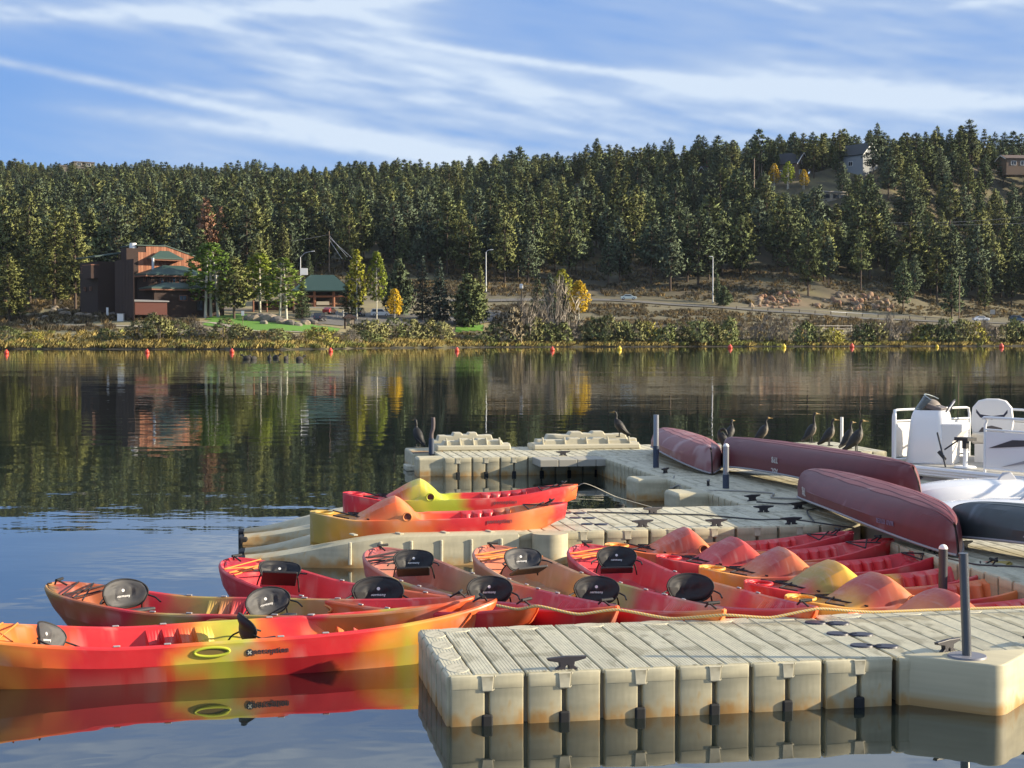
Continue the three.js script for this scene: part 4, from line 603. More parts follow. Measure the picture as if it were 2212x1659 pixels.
{ // boulders along the lawn and riprap on the left bank: every stone a thing
  const rnd = rng(9), stones = []; for (let k = 0; k < 4; k++) { const g = new THREE.IcosahedronGeometry(1, 1), p = g.attributes.position; for (let i = 0; i < p.count; i++) { const n = 0.72 + 0.5 * vnoise(p.getX(i) * 1.7 + k * 9, p.getY(i) * 1.7 + p.getZ(i) * 1.3); p.setXYZ(i, p.getX(i) * n, p.getY(i) * n * 0.7, p.getZ(i) * n); } g.computeVertexNormals(); stones.push(clean(g)); }
  const sm = [stone, M('boulder_tan', 0.25, 0.20, 0.145, 0.95), M('boulder_dark', 0.12, 0.108, 0.095, 0.95)];
  const put1 = (name, label, group, u, v, s, i) => { const p = put(u, v), b = mesh(name, stones[i % 4], sm[i % 3]); b.position.set(p.x, p.y + s * 0.25, p.z); b.scale.setScalar(s); b.rotation.y = i * 2.1; tag(b, label, 'boulder', group); };
  [[538, 692, 1.4], [550, 694, 1.6], [562, 693, 1.9], [574, 694, 2.0], [586, 695, 1.9], [598, 697, 1.7], [570, 701, 1.0], [612, 701, 1.4], [628, 703, 1.3], [644, 705, 1.0], [660, 702, 1.3], [676, 700, 1.2]].forEach(([u, v, s], i) => put1('boulder', ORDN[i] + ' grey-tan boulder in the row along the lawn top, counted from left', undefined, u, v, s, i));
  for (let i = 0; i < 42; i++) put1('bank_stone', ORDN[i] + ' weathered riprap stone on the left bank, counted from left', undefined, 62 + (i + 0.8 * rnd()) * 5.7, 666 + rnd() * 26, 0.45 + 0.6 * rnd(), i);
  // exposed rock in the road cut
  const cut = thing('rock_cut', 'long orange-tan rock cut above the hillside road', 'rock outcrop'); const rm = [M('rock_orange', 0.30, 0.19, 0.12, 0.95), M('rock_tan', 0.28, 0.215, 0.15, 0.95), M('rock_rust', 0.25, 0.14, 0.085, 0.95)];
  for (let i = 0; i < 170; i++) { const u = 1610 + i * 1.85 + rnd() * 6; if (rnd() > 0.05 + 0.6 * (bell(u - 1700, 30) + bell(u - 1655, 18) + bell(u - 1850, 62))) continue; const rise = 14 + 22 * bell(u - 1700, 60) + 24 * bell(u - 1850, 70), v = 664 + (u - 1585) * 0.03 - rnd() * rise, p = on(u, v), s = 0.4 + 0.6 * rnd(), b = mesh('rock', stones[i % 4], rm[i % 3], cut); b.position.set(p.x, p.y + s * 0.15, p.z); b.scale.set(s * 1.3, s * (0.8 + 1.3 * rnd()), s * 0.8); b.rotation.set(rnd(), rnd() * 6, rnd()); }
  // two visitors by the pavilion entrance, far away
  for (const [u, v, cm, lab] of [[742, 686, M('cloth_white', 0.7, 0.7, 0.68, 0.9), 'person in white standing beside the pavilion post'], [729, 687, M('cloth_grey', 0.4, 0.4, 0.4, 0.9), 'person in grey standing left of the pavilion post']]) {
    const p = put(u, v), pr = [[0.0, 1.74, 0.0], [0.09, 1.7], [0.105, 1.6], [0.075, 1.5], [0.06, 1.46], [0.2, 1.4], [0.22, 1.2], [0.17, 1.0], [0.19, 0.88], [0.15, 0.5], [0.1, 0.1], [0.11, 0]].map((q) => new THREE.Vector2(q[0], q[1])); const g = new THREE.LatheGeometry(pr, 10); g.scale(1, 1, 0.65);
    const b = P().put(g).tube([[-0.2, 1.38, 0], [-0.29, 1.1, 0.02], [-0.25, 0.82, 0.08]], 0.05, 6).tube([[0.2, 1.38, 0], [0.29, 1.1, 0.02], [0.25, 0.82, 0.08]], 0.05, 6).build('person', cm); b.position.set(p.x, p.y + 0.1, p.z); tag(b, lab, 'person');
  }
}
// buoys on the lake
{
  const red = M('buoy_red', 0.62, 0.06, 0.03, 0.45), yel = M('buoy_yellow', 0.72, 0.5, 0.03, 0.45), where = ['nearest the left edge', 'below the lodge', 'left of the floating ducks', 'below the lawn car park', 'below the shore thicket', 'below the golden aspen', '', 'left of the rock cut bushes', '', 'below the rail fence', '', 'at the far right'];
  [[14, 764, 0], [318, 763, 0], [501, 761.5, 0], [714, 760, 0], [987, 759, 0], [1193, 757.5, 0], [1338, 756, 1], [1577, 752.5, 0], [1693, 751.5, 1], [1840, 750, 0], [2024, 749.5, 1], [2163, 748.5, 0]].forEach(([u, v, y], i) => {
    const D = Math.min(EYE / ((v - HORIZON) * KU), 322), k = D * KU, r = (i === 10 ? 0.25 : 0.35) * D / 230, L = thing('buoy', y ? ['yellow buoy in line between red buoys, mid lake', 'yellow buoy below the rock cut', 'small yellow buoy near the right shore'][[6, 8, 10].indexOf(i)] : 'red buoy on the line, ' + where[i], 'buoy', [(u - 1106) * k, 0, -D], 0, 'line of swim buoys');
    delete L.userData.group; P().sph(r, 0, r * 0.5, 0, 1, 1.05, 1).build('float', y ? yel : red, L); P().cyl(r * 0.3, r * 0.45, r * 0.5, 0, r * 1.65, 0, 10).build('collar', y ? yel : red, L);
  });
  for (const [i, u, v] of [[0, 533, 776], [1, 548, 777], [2, 582, 775], [3, 596, 774], [4, 647, 778], [5, 618, 777]]) { const D = EYE / ((v - HORIZON) * KU), b = P(); const pr = [[0, 0.62, 0.02], [0.12, 0.5, 0.09], [0.22, 0.2, 0.14], [0.2, -0.1, 0.17], [0.1, -0.35, 0.1]]; b.put(new THREE.SphereGeometry(0.3, 12, 8), 0, 0.08, 0).tube([[-0.2, 0.12, 0], [-0.3, 0.32, 0], [-0.38, 0.4, 0]], 0.07, 7); const g = b.sph(0.11, -0.4, 0.42, 0, 1.2, 0.9, 0.8).geo(); g.scale(1.35, 1, 0.8); const m = mesh('duck', g, M('dark_plumage', 0.03, 0.027, 0.024, 0.8)); m.position.set((u - 1106) * KU * D, 0.03, -D); m.rotation.y = i * 0.9; tag(m, ORDN[[0, 1, 2, 3, 5, 4][i]] + ' dark duck from the left, floating far out below the lodge lawn', 'duck'); }
}
// ---------------------------------------------------------------- floating docks: one square grid (s along the front dock, t away from the camera)
const DY = 0.33, TURN = Math.asin(0.183), O = { x: -0.41, z: -9.36 };
const W = (s, t, y = DY) => [O.x + 0.983 * s - 0.183 * t, y, O.z - 0.183 * s - 0.983 * t];
const spots = []; { const rr = rng(404); for (let i = 0; i < 34; i++) spots.push([rr(), rr(), 0.0018 + 0.005 * rr() * rr(), rr() < 0.55 ? 1 : 0, rr()]); }
const deckTex = texture(512, 512, (u, v) => { const a = tfbm(u, v, 6, 5, 1), b = tfbm(u, v, 40, 2, 5), c = 0.88 + 0.16 * (a - 0.5) + 0.10 * (b - 0.5), s = smooth(tfbm(u, v, 9, 4, 9), 0.6, 0.72) * 0.13; let q = [c - s, c - s * 1.05, c * 0.985 - s * 1.2]; for (const [x, y, r, white, k] of spots) { const d = Math.hypot((u - x) * (white ? 1 : 2.4 * k + 0.3), v - y); if (d < r * 1.6) q = mix3(q, white ? [0.97, 0.97, 0.95] : [0.55, 0.52, 0.46], (1 - smooth(d, r * 0.5, r * 1.5)) * 0.8); } return q; });
const sideTex = texture(1024, 256, (u, v) => { // v 0 at the waterline: algae and rust-coloured scum with a ragged upper edge
  const n = tfbm(u, v * 0.25, 22, 4, 2), st = tfbm(u * 3, v * 0.12, 30, 3, 7), g = 0.83 + 0.16 * (tfbm(u, v, 7, 4, 3) - 0.5) + 0.08 * (st - 0.5);
  let c = [g, g * 0.99, g * 0.95]; const edge = 0.30 + 0.22 * (n - 0.5) + 0.14 * (st - 0.5);
  c = mix3(c, [0.78, 0.60, 0.38], (1 - smooth(v, edge - 0.06, edge + 0.22)) * (0.32 + 0.85 * n)); c = mix3(c, [0.44, 0.34, 0.21], (1 - smooth(v, edge * 0.42 - 0.05, edge * 0.42 + 0.1)) * (0.4 + 0.7 * st)); c = mix3(c, [0.09, 0.075, 0.04], 1 - smooth(v, 0.05 + 0.07 * n, 0.10 + 0.11 * n));
  return c;
});
const mkDock = (name, tex, k) => { const m = new THREE.MeshStandardMaterial({ name, map: tex, roughness: 0.62, side: THREE.DoubleSide }); m.color.setRGB(...k); return m; };
const deckMats = [mkDock('dock_deck', deckTex, [0.715, 0.66, 0.485]), mkDock('dock_deck_worn', deckTex, [0.68, 0.63, 0.47]), mkDock('dock_deck_pale', deckTex, [0.745, 0.695, 0.52])], sideMat = mkDock('dock_side', sideTex, [0.715, 0.66, 0.485]), bodyMat = M('dock_body', 0.30, 0.265, 0.19, 0.8), couplerMat = M('coupler_rubber', 0.012, 0.012, 0.013, 0.75), navy = M('coupler_plate', 0.028, 0.03, 0.052, 0.5), pocketMat = mkDock('dock_pocket', deckTex, [0.69, 0.635, 0.48]), cleatMat = M('cleat_iron', 0.022, 0.02, 0.027, 0.5);
const ribbed = (wid, len, ribs) => {                 // one moulded deck strip with raised ribs, running along -z
  const pts = [], n = ribs ? 6 : 0, h = 0.016, w = wid / 2; pts.push([-w, -0.03], [-w, -0.006], [-w + 0.006, 0]);
  for (let i = 0; i < n; i++) { const x = -w + wid * (i + 1) / (n + 1); pts.push([x - 0.0035, 0], [x - 0.002, -0.0018], [x + 0.002, -0.0018], [x + 0.0035, 0]); }
  pts.push([w - 0.006, 0], [w, -0.006], [w, -0.03]);
  const s = new THREE.Shape(pts.map((p) => new THREE.Vector2(...p))), g = clean(new THREE.ExtrudeGeometry(s, { depth: len, bevelEnabled: false })); g.translate(0, DY, -len); g.computeVertexNormals();
  const p = g.attributes.position, uv = g.attributes.uv; for (let i = 0; i < p.count; i++) uv.setXY(i, p.getX(i) * 0.9 + p.getY(i) * 0.3, p.getZ(i) * 0.45); return g;
};
const stripCache = new Map();
function block(w, depth = 0.05, top = 0.318) {        // a moulded side panel between two grooves, face towards +z, with a lipped rounded top
  const key = 'b' + w + top; if (!stripCache.has(key)) {
    const d = depth, prof = [[-d, -0.14], [0, -0.14], [0, 0.236], [0.004, 0.242], [0.005, top - 0.014], [0, top - 0.004], [-0.008, top], [-d, top]];
    const s = new THREE.Shape(prof.map((p) => new THREE.Vector2(...p))), g = clean(new THREE.ExtrudeGeometry(s, { depth: w - 0.02, bevelEnabled: true, bevelSize: 0.006, bevelThickness: 0.01, bevelSegments: 2 })); g.translate(0, 0, -(w - 0.02) / 2); g.rotateY(-Math.PI / 2);
    const p = g.attributes.position, uv = g.attributes.uv; for (let i = 0; i < p.count; i++) uv.setXY(i, p.getX(i) * 0.5, clamp((p.getY(i) + 0.01) / 0.34, 0.0, 0.99)); const c = toCreasedNormals(g, 0.6); stripCache.set(key, c);
  }
  return stripCache.get(key);
}
const shift = (g, k) => { const q = g.clone(), uv = q.attributes.uv; for (let i = 0; i < uv.count; i++) uv.setX(i, uv.getX(i) + k); return q; };
const blocks = [0.219, 0.075].map((w) => [0, 0.17, 0.39, 0.61, 0.83].map((k) => shift(block(w), k)));
const pocketGeo = P().ext([[-0.038, 0.318], [0.038, 0.318], [0.03, 0.228], [-0.03, 0.228]], 0.03, 0, 0, -0.018, 0, 0, 0, 0.004).geo(), boltGeo = P().rbox(0.074, 0.10, 0.05, 0.014, 0, 0.022, -0.002).geo();
const pocketRim = P().tube([[-0.05, 0.322, 0.004], [-0.047, 0.27, 0.004], [-0.038, 0.226, 0.004], [0.038, 0.226, 0.004], [0.047, 0.27, 0.004], [0.05, 0.322, 0.004]], 0.006, 5, 22).geo();
let blk = 0;
function sideRow(root, len, put, detail) {             // panels, pockets and couplers along one edge; put(x) -> position and turn
  const pitch = 0.254, n = Math.round(len / pitch);
  for (let i = 0; i < n; i++) {
    const b = mesh('side_panel', blocks[0][blk++ % 5], sideMat, root); put(b, (i + 0.5) * pitch);
    if (i % 2 === 0 && detail) { const x = (i + 1) * pitch; if (x < len - 0.05) { const q = mesh('coupler_pocket', pocketGeo, pocketMat, root); put(q, x); const r = mesh('pocket_rim', pocketRim, pocketMat, root); put(r, x); const k = mesh('coupler_bolt', boltGeo, couplerMat, root); put(k, x); } }
  }
}
function dock(label, s0, t0, len, wid, o = {}) {
  const L = thing('floating_dock', label, 'dock section', W(s0, t0, 0), TURN);
  P().box(len - 0.1, 0.44, wid - 0.1, len / 2, 0.085, -wid / 2).build('float_body', bodyMat, L);
  const pitch = 0.508 / 3, n = Math.round(len / pitch), ribs = o.ribs !== false; const key = wid + '' + ribs + (o.ribs ?? '');
  if (!stripCache.has(key)) stripCache.set(key, [0, 0.31, 0.67].map((k) => shift(ribbed(0.156, wid - 0.03, ribs), k)));
  for (let i = 0; i < n; i++) { const b = mesh('deck_strip', stripCache.get(key)[(i * 2 + (i >> 1)) % 3], deckMats[(i * 5 + (i >> 2)) % 3], L); b.position.set((i + 0.5) * len / n, 0, -0.015); }
  const det = o.detail ?? true;
  if (o.front) sideRow(L, len, (b, x) => b.position.set(x, 0, 0), det);
  if (o.back) sideRow(L, len, (b, x) => { b.position.set(x, 0, -wid); b.rotation.y = Math.PI; }, false);
  if (o.left) sideRow(L, wid, (b, x) => { b.position.set(0, 0, -x); b.rotation.y = -Math.PI / 2; }, false);
  if (o.right) sideRow(L, wid, (b, x) => { b.position.set(len, 0, -x); b.rotation.y = Math.PI / 2; }, false);
  if (o.tabs) for (let i = 0; i < 4; i++) { const g = new THREE.CylinderGeometry(0.085, 0.095, 0.012, 18); const b = mesh('edge_tab', clean(g), pocketMat, L); b.position.set(0.09, DY - 0.003, -0.2 - i * 0.37); b.scale.set(0.85, 1, 1.5); }
  if (o.backTabs) for (let i = 0; i < len / 0.508 - 0.5; i++) { const b = mesh('edge_tab', clean(new THREE.CylinderGeometry(0.09, 0.1, 0.012, 18)), pocketMat, L); b.position.set(0.254 + i * 0.508, DY - 0.003, -wid + 0.08); b.scale.set(1.3, 1, 0.8); }
  for (const [x, z] of o.plates ?? []) { const g = P(); for (const e of [-1, 1]) g.put(new THREE.CylinderGeometry(0.062, 0.066, 0.012, 16).scale(1.25, 1, 1), e * 0.085, 0, 0); g.box(0.1, 0.012, 0.03, 0, 0, 0); const b = mesh('coupler_plate', g.geo(), navy, L); b.position.set(x, DY + 0.005, z); b.rotation.y = -0.35; }
  for (const [x, z, r] of o.cleats ?? []) cleat(L, x, z, r);
  return L;
}
function cleat(L, x, z, r = 0, y = DY) { const g = P(); g.ext([[-0.13, 0.075], [-0.125, 0.066], [-0.05, 0.05], [-0.045, 0.02], [-0.07, 0.004], [-0.07, -0.006], [-0.015, -0.006], [-0.015, 0.02], [0, 0.034], [0.015, 0.02], [0.015, -0.006], [0.07, -0.006], [0.07, 0.004], [0.045, 0.02], [0.05, 0.05], [0.125, 0.066], [0.13, 0.075], [0, 0.08]], 0.024, 0, 0, -0.012, 0, 0, 0, 0.005); const c = g.build('cleat', cleatMat, L); c.position.set(x, y, z); c.rotation.y = r; return c; }
dock('near floating dock section with the left end and front cleat', 0, 0, 3.048, 1.524, { front: true, left: true, back: true, tabs: true, backTabs: true, cleats: [[0.79, -0.06, 0.12]] });
const near2 = dock('near floating dock section carrying the wedge-shaped pile guide', 3.048 + 0.018, 0, 3.048, 1.524, { front: true, back: true, backTabs: true, plates: [[-0.01, -0.34], [-0.01, -0.76], [-0.01, -1.18]], cleats: [[0.42, -0.1, 0.5], [1.12, -0.18, 0.5]] });
{ // wedge-shaped pile guide bolted to the front edge
  const s = new THREE.Shape(), c = [[0.1, 0], [0.12, -0.008], [0.47, -0.33], [0.54, -0.355], [0.60, -0.33], [0.955, -0.01], [0.97, 0], [0.5, 0.22], [0.1, 0.02]];
  s.moveTo(0.08, 0.02); s.lineTo(0.46, -0.33); s.quadraticCurveTo(0.54, -0.4, 0.62, -0.33); s.lineTo(0.97, 0.0); s.lineTo(0.97, 0.04); s.lineTo(0.08, 0.04); s.closePath();
  const g = clean(new THREE.ExtrudeGeometry(s, { depth: 0.45, bevelEnabled: true, bevelSize: 0.012, bevelThickness: 0.012, bevelSegments: 3, curveSegments: 12 })); g.rotateX(Math.PI / 2); g.translate(0, DY - 0.004, 0); g.scale(1, 1, -1); const ix = g.attributes.position; { const a = ix.array, n = g.attributes.normal.array, t = []; for (let i = 0; i < a.length; i += 9) for (let k = 0; k < 3; k++) { t[0] = a[i + 3 + k]; a[i + 3 + k] = a[i + 6 + k]; a[i + 6 + k] = t[0]; } }
  g.computeVertexNormals(); const uv = g.attributes.uv; for (let i = 0; i < ix.count; i++) { const y = ix.getY(i); uv.setXY(i, (ix.getX(i) - ix.getZ(i)) * 0.4, clamp((y + 0.01) / 0.34, 0, 0.99)); }
  const b = mesh('pile_guide', toCreasedNormals(g, 0.7), sideMat, near2); b.position.set(0, 0, 0); 
  mesh('guide_collar', P().put(new THREE.CylinderGeometry(0.125, 0.13, 0.014, 28), 0.45, DY + 0.014, 0.12).geo(), M('collar_grey', 0.17, 0.17, 0.2, 0.5), near2);
}
// steel piles
const steel = M('pile_steel', 0.34, 0.35, 0.37, 0.34, { metalness: 0.75 }), steelDark = M('pile_sleeve', 0.035, 0.05, 0.085, 0.45);
function pile(label, p, h, r, o = {}) {
  const L = thing('mooring_pile', label, 'mooring pile', p); if (o.lean) { L.rotation.z = o.lean; }
  P().cyl(r, r, h + 0.6, 0, h / 2 - 0.3, 0, 20).build('pipe', o.mat ?? steel, L);
  P().cyl(r * (o.domed ? 0.5 : 1.02), r * 1.02, o.domed ? 0.02 : 0.012, 0, h + 0.005, 0, 20).build('cap', o.mat ?? steel, L);
  if (o.domed) P().put(new THREE.SphereGeometry(r * 1.02, 20, 8, 0, 6.284, 0, Math.PI / 2), 0, h, 0).build('dome', whitePaint, L);
  if (o.sleeve) P().cyl(r * 1.12, r * 1.12, o.sleeve, 0, o.sleeve / 2, 0, 20).build('sleeve', steelDark, L);
  return L;
}
{ const a = W(3.066 + 0.45, -0.12); pile('nearest steel pile standing in the wedge-shaped guide at right', a, 0.70, 0.031, { lean: 0.045, mat: M('pile_dark_steel', 0.11, 0.115, 0.125, 0.32, { metalness: 0.35 }) }); }
// middle dock
const mid = dock('middle floating dock with cleats and ropes behind the kayaks', 1.71, 6.69, 4.06, 2.03, { front: true, left: true, back: true, ribs: false, backTabs: true, plates: [[1.02, -0.5], [1.02, -1.1], [1.02, -1.6]], cleats: [[1.5, -0.2, 0.2], [2.35, -0.12, 0.1], [3.25, -0.12, 0.1], [1.95, -1.35, 0.3], [3.35, -1.3, 0.1], [3.9, -1.55, 0.2]] });
{ const g = clean(new THREE.CylinderGeometry(0.2, 0.2, 0.47, 24, 1)); g.scale(1, 1, 0.9); const uv = g.attributes.uv, p = g.attributes.position; for (let i = 0; i < p.count; i++) uv.setXY(i, uv.getX(i) * 0.6, clamp((p.getY(i) + 0.235 - 0.14 + 0.01) / 0.34, 0, 0.99)); const b = mesh('corner_bumper', g, sideMat, mid); b.position.set(0.36, 0.095, 0.1);
  const pk = P(); pk.rbox(0.5, 0.12, 0.3, 0.03, -0.22, DY - 0.07, -0.1).rbox(0.5, 0.16, 0.3, 0.03, -0.22, 0.1, -0.12); pk.build('hinge_block', pocketMat, mid); }
// right-hand docks
dock('shaded dock under the nearest maroon canoe', 5.45, 1.2, 3.048, 4.06, { front: true, left: true, ribs: false, detail: false, cleats: [[0.5, -3.4, 0.4]] });
dock('dock joining the middle dock to the canoe docks', 5.79, 5.28, 4.06, 3.5, { ribs: false, detail: false, cleats: [[0.35, -3.0, 0.2], [1.2, -3.3, 0.9]] });
const cd1 = dock('canoe dock beneath the large maroon canoe', 5.1, 8.8, 5.08, 3.9, { left: true, front: true, ribs: false, detail: false, cleats: [[0.3, -2.4, 1.2], [0.25, -0.4, 0.4]] });
dock('canoe dock under the weathered pink canoe', 5.1, 12.72, 5.08, 4.0, { left: true, ribs: false, detail: false, cleats: [[0.25, -0.5, 0.9]] });
const far1 = dock('far floating dock with dark shadowed front, left part', 2.3, 16.74, 3.8, 2.35, { front: true, left: true, back: true, ribs: false, cleats: [[2.2, -0.12, 0.1]] });
const far2 = dock('far right dock where the cormorants stand', 6.12, 16.74, 4.6, 2.5, { front: true, back: true, right: true, ribs: false, detail: false, cleats: [[2.9, -1.9, 0.2]] });
{ // shallow gangway slab in the notch, and the pile guides on the left edge of the canoe docks
  const n = thing('dock_gangway', 'thin grey gangway slab bridging the far docks', 'gangway', W(3.9, 16.1, 0), TURN);
  for (let i = 0; i < 4; i++) { const b = mesh('slab', P().rbox(0.335, 0.13, 0.7, 0.015, 0, 0, 0).geo(), M('gangway_grey', 0.36, 0.34, 0.28, 0.7), n); b.position.set(0.17 + i * 0.34, 0.26, -0.3); }
  for (const [root, x, z, lab] of [[cd1, -0.2, -1.75, 0], [cd1, -0.22, -3.75, 0]]) { const g = clean(new RoundedBoxGeometry(0.55, 0.46, 0.62, 3, 0.06)), p = g.attributes.position, uv = g.attributes.uv; for (let i = 0; i < p.count; i++) uv.setXY(i, (p.getX(i) + p.getZ(i)) * 0.4, clamp((p.getY(i) + 0.11) / 0.34, 0, 0.99)); const b = mesh('pile_guide', g, sideMat, root); b.position.set(x, 0.10, z); }
  const g2 = clean(new RoundedBoxGeometry(0.5, 0.46, 0.5, 3, 0.05)), p2 = g2.attributes.position, uv2 = g2.attributes.uv; for (let i = 0; i < p2.count; i++) uv2.setXY(i, (p2.getX(i) + p2.getZ(i)) * 0.4, clamp((p2.getY(i) + 0.11) / 0.34, 0, 0.99)); const b2 = mesh('pile_guide', g2, sideMat, far1); b2.position.set(-0.22, 0.1, -0.3);
}
const at = (u, v, y) => { const py = v * 0.46293, px = u * 0.46293, a = (px - 512) / 1475.78, b = -(py - 384) / 1475.78, th = Math.atan(48 / 1475.78), ry = b * Math.cos(th) - Math.sin(th), rz = -Math.cos(th) - b * Math.sin(th), t = (y - EYE) / ry; return [a * t, y, rz * t]; };
pile('steel pile with dark sleeve left of the weathered pink canoe', at(1417, 1010, DY), 0.86, 0.045, { sleeve: 0.36 });
pile('steel pile with white cap in front of the large maroon canoe', at(1568, 1055, DY), 0.60, 0.042, { sleeve: 0.2, domed: true });
pile('short domed steel post beside the nearest canoe bow', at(2037, 1245, DY), 0.25, 0.04, { domed: true, mat: M('post_grey', 0.035, 0.04, 0.05, 0.5) });
{ const L = thing('mooring_pile', 'bent rusty pile at the left corner of the far dock', 'mooring pile', at(932, 978, DY)); P().tube([[0, -0.5, 0], [0, 0.30, 0], [0.008, 0.38, 0], [0.03, 0.45, 0], [0.035, 0.56, 0], [0.03, 0.66, 0]], 0.038, 10, 30).build('pipe', M('rusty_pipe', 0.10, 0.075, 0.075, 0.6), L); P().cyl(0.05, 0.05, 0.3, 0, 0.12, 0, 16).build('sleeve', steelDark, L); }
{ const p = at(1818, 962, DY); pile('thin white post between the two pairs of cormorants', p, 0.55, 0.03, { mat: whitePaint }); }
// crenellated launch rails standing on the far dock
function rail(label, s, t, len, mirror) {
  const L = thing('launch_rail', label, 'launch rail', W(s, t, DY), TURN);
  const prof = (h, x0, x1, n) => { const pts = [[x0, 0]]; const lx = x1 - x0, step = lx / (n * 2 + 1), env = (x) => h * Math.pow(Math.sin(Math.PI * clamp((x - x0) / lx, 0.04, 0.96)), 0.3); let x = x0; pts.push([x0, 0.05]); for (let i = 0; i < n * 2 + 1; i++) { const e = env(x + step / 2) * (i % 2 ? 1 : 0.86); pts.push([x + step * 0.1, e], [x + step * 0.9, e]); x += step; } pts.push([x1, 0.05], [x1, 0]); return mirror ? pts.map(([a, b]) => [len - a, b]).reverse() : pts; };
  const beige = M('launch_rail_plastic', 0.50, 0.46, 0.34, 0.6);
  P().ext(prof(0.30, 0.05, len - 0.25, 4), 0.22, 0, 0, -0.52, 0, 0, 0, 0.02).build('back_rail', beige, L);
  P().ext(prof(0.20, 0.1, len - 0.1, 4), 0.26, 0, 0, -0.2, 0, 0, 0, 0.02).build('front_rail', beige, L);
  P().rbox(len - 0.2, 0.1, 0.66, 0.03, len / 2, 0.05, -0.15).build('tread', beige, L);
  const rb = P(); for (let i = 0; i < 5; i++) rb.rbox(0.03, 0.2, 0.05, 0.01, 0.3 + i * (len - 0.6) / 4, 0.14, 0.09, 0, 0, 0.15); rb.build('rib', beige, L);
}
rail('left crenellated beige launch rail on the far dock', 2.28, 18.45, 1.62, false);
rail('right crenellated beige launch rail on the far dock', 4.12, 18.35, 2.3, true);
{ const L = thing('launch_ramp', 'small beige float step at the far left dock corner', 'float', W(1.95, 18.2, 0), TURN); P().rbox(0.75, 0.42, 1.3, 0.04, 0.3, 0.12, -0.4).build('float_body', sideMat, L); P().rbox(0.3, 0.1, 0.5, 0.02, -0.05, 0.05, 0.1).build('step', pocketMat, L); }
// drive-on ports: tapering floats with two side lobes and a dark valley between
function port(label, s, t) {
  const L = thing('drive_on_float', label, 'drive-on float', W(s, t, 0), TURN), len = 2.97, rows = [];
  for (let i = 0; i <= 46; i++) {
    const f = i / 46, x = -len * f, taper = smooth(f, 0.55, 1), w = lerp(0.72, 0.44, taper), top = lerp(0.34, 0.10, Math.pow(smooth(f, 0.42, 1.02), 1.1)), v = lerp(0.20, 0.02, smooth(f, 0.4, 0.95)), r = [];
    const lobe = (side) => [[side * w, -0.12], [side * w, top - 0.10], [side * (w - 0.03), top - 0.02], [side * (w - 0.09), top], [side * (w - 0.26), top], [side * (w - 0.32), top - 0.02], [side * 0.1, v]];
    const a = lobe(1), b = lobe(-1).reverse(); for (const [z, y] of [...a, ...b]) r.push([x + (y - top) * 0.0 - (f > 0.97 ? (0.05 - Math.abs(y - 0.02)) * 0.4 : 0), y, z]); rows.push(r);
  }
  const g = toCreasedNormals(surface(rows), 0.5), p = g.attributes.position, uv = g.attributes.uv; for (let i = 0; i < p.count; i++) uv.setXY(i, p.getX(i) * 0.4 + p.getZ(i) * 0.2, clamp((p.getY(i) + 0.06) / 0.40, 0, 0.99));
  mesh('float_body', g, sideMat, L);
  const cap = [rows[46][0], ...rows[46]]; { const c = [-len - 0.02, 0.0, 0], pos = []; for (let j = 0; j < rows[46].length - 1; j++) pos.push(...rows[46][j], ...rows[46][j + 1], ...c); const q = new THREE.BufferGeometry(); q.setAttribute('position', new THREE.Float32BufferAttribute(pos, 3)); q.computeVertexNormals(); mesh('nose', clean(q), couplerMat, L); }
  for (const sd of [-1, 1]) { P().rbox(0.12, 0.12, 0.3, 0.03, -len + 0.0, 0.03, sd * 0.28).build('bumper', couplerMat, L); P().rbox(0.34, 0.05, 0.12, 0.015, -len * 0.64, 0.20, sd * 0.25, sd * 0.5).build('roller', couplerMat, L); }
  for (let i = 0; i < 6; i++) { P().rbox(0.035, 0.25, 0.03, 0.012, -0.2 - i * 0.33, 0.16, 0.722).build('rib', pocketMat, L); }
  for (let i = 0; i < 4; i++) P().rbox(0.05, 0.016, 0.14, 0.006, -0.3 - i * 0.5, 0.345, 0.56, 0, 0.3).build('grip', pocketMat, L);
}
port('front drive-on float with pale rail carrying the orange kayak', 1.72, 7.30);
port('rear drive-on float whose tapered nose reaches furthest left', 1.72, 9.05);
// ---------------------------------------------------------------- kayaks and canoes
const RED = [0.62, 0.024, 0.03], CRIM = [0.52, 0.02, 0.036], ORG = [0.74, 0.125, 0.028], AMB = [0.74, 0.36, 0.05], YEL = [0.70, 0.55, 0.06], LIME = [0.47, 0.50, 0.035], OLV = [0.36, 0.27, 0.06], ROSE = [0.60, 0.055, 0.06], PEACH = [0.70, 0.24, 0.07];
const scratch = texture(512, 256, (u, v) => { const a = tfbm(u * 1, v * 1, 60, 2, 3), b = tfbm(u * 0.5, v * 3, 16, 4, 8), q = 0.34 + 0.22 * a + 0.22 * (b - 0.4); return [q, q, q]; }, false, [3, 2]);
const hullMat = new THREE.MeshStandardMaterial({ name: 'rotomoulded_plastic', vertexColors: true, roughness: 1, roughnessMap: scratch, side: THREE.DoubleSide });
const fabric = M('black_fabric', 0.0085, 0.0085, 0.011, 0.6), fabricGrey = M('grey_fabric', 0.05, 0.05, 0.053, 0.65), strap = M('black_webbing', 0.012, 0.012, 0.013, 0.7), logoWhite = M('logo_white', 0.75, 0.74, 0.72, 0.7), cordM = M('dark_cord', 0.02, 0.012, 0.014, 0.7), orangeCord = M('orange_cord', 0.75, 0.24, 0.04, 0.6), logoDark = M('logo_dark', 0.025, 0.025, 0.04, 0.6), buckle = M('buckle', 0.35, 0.33, 0.33, 0.35);
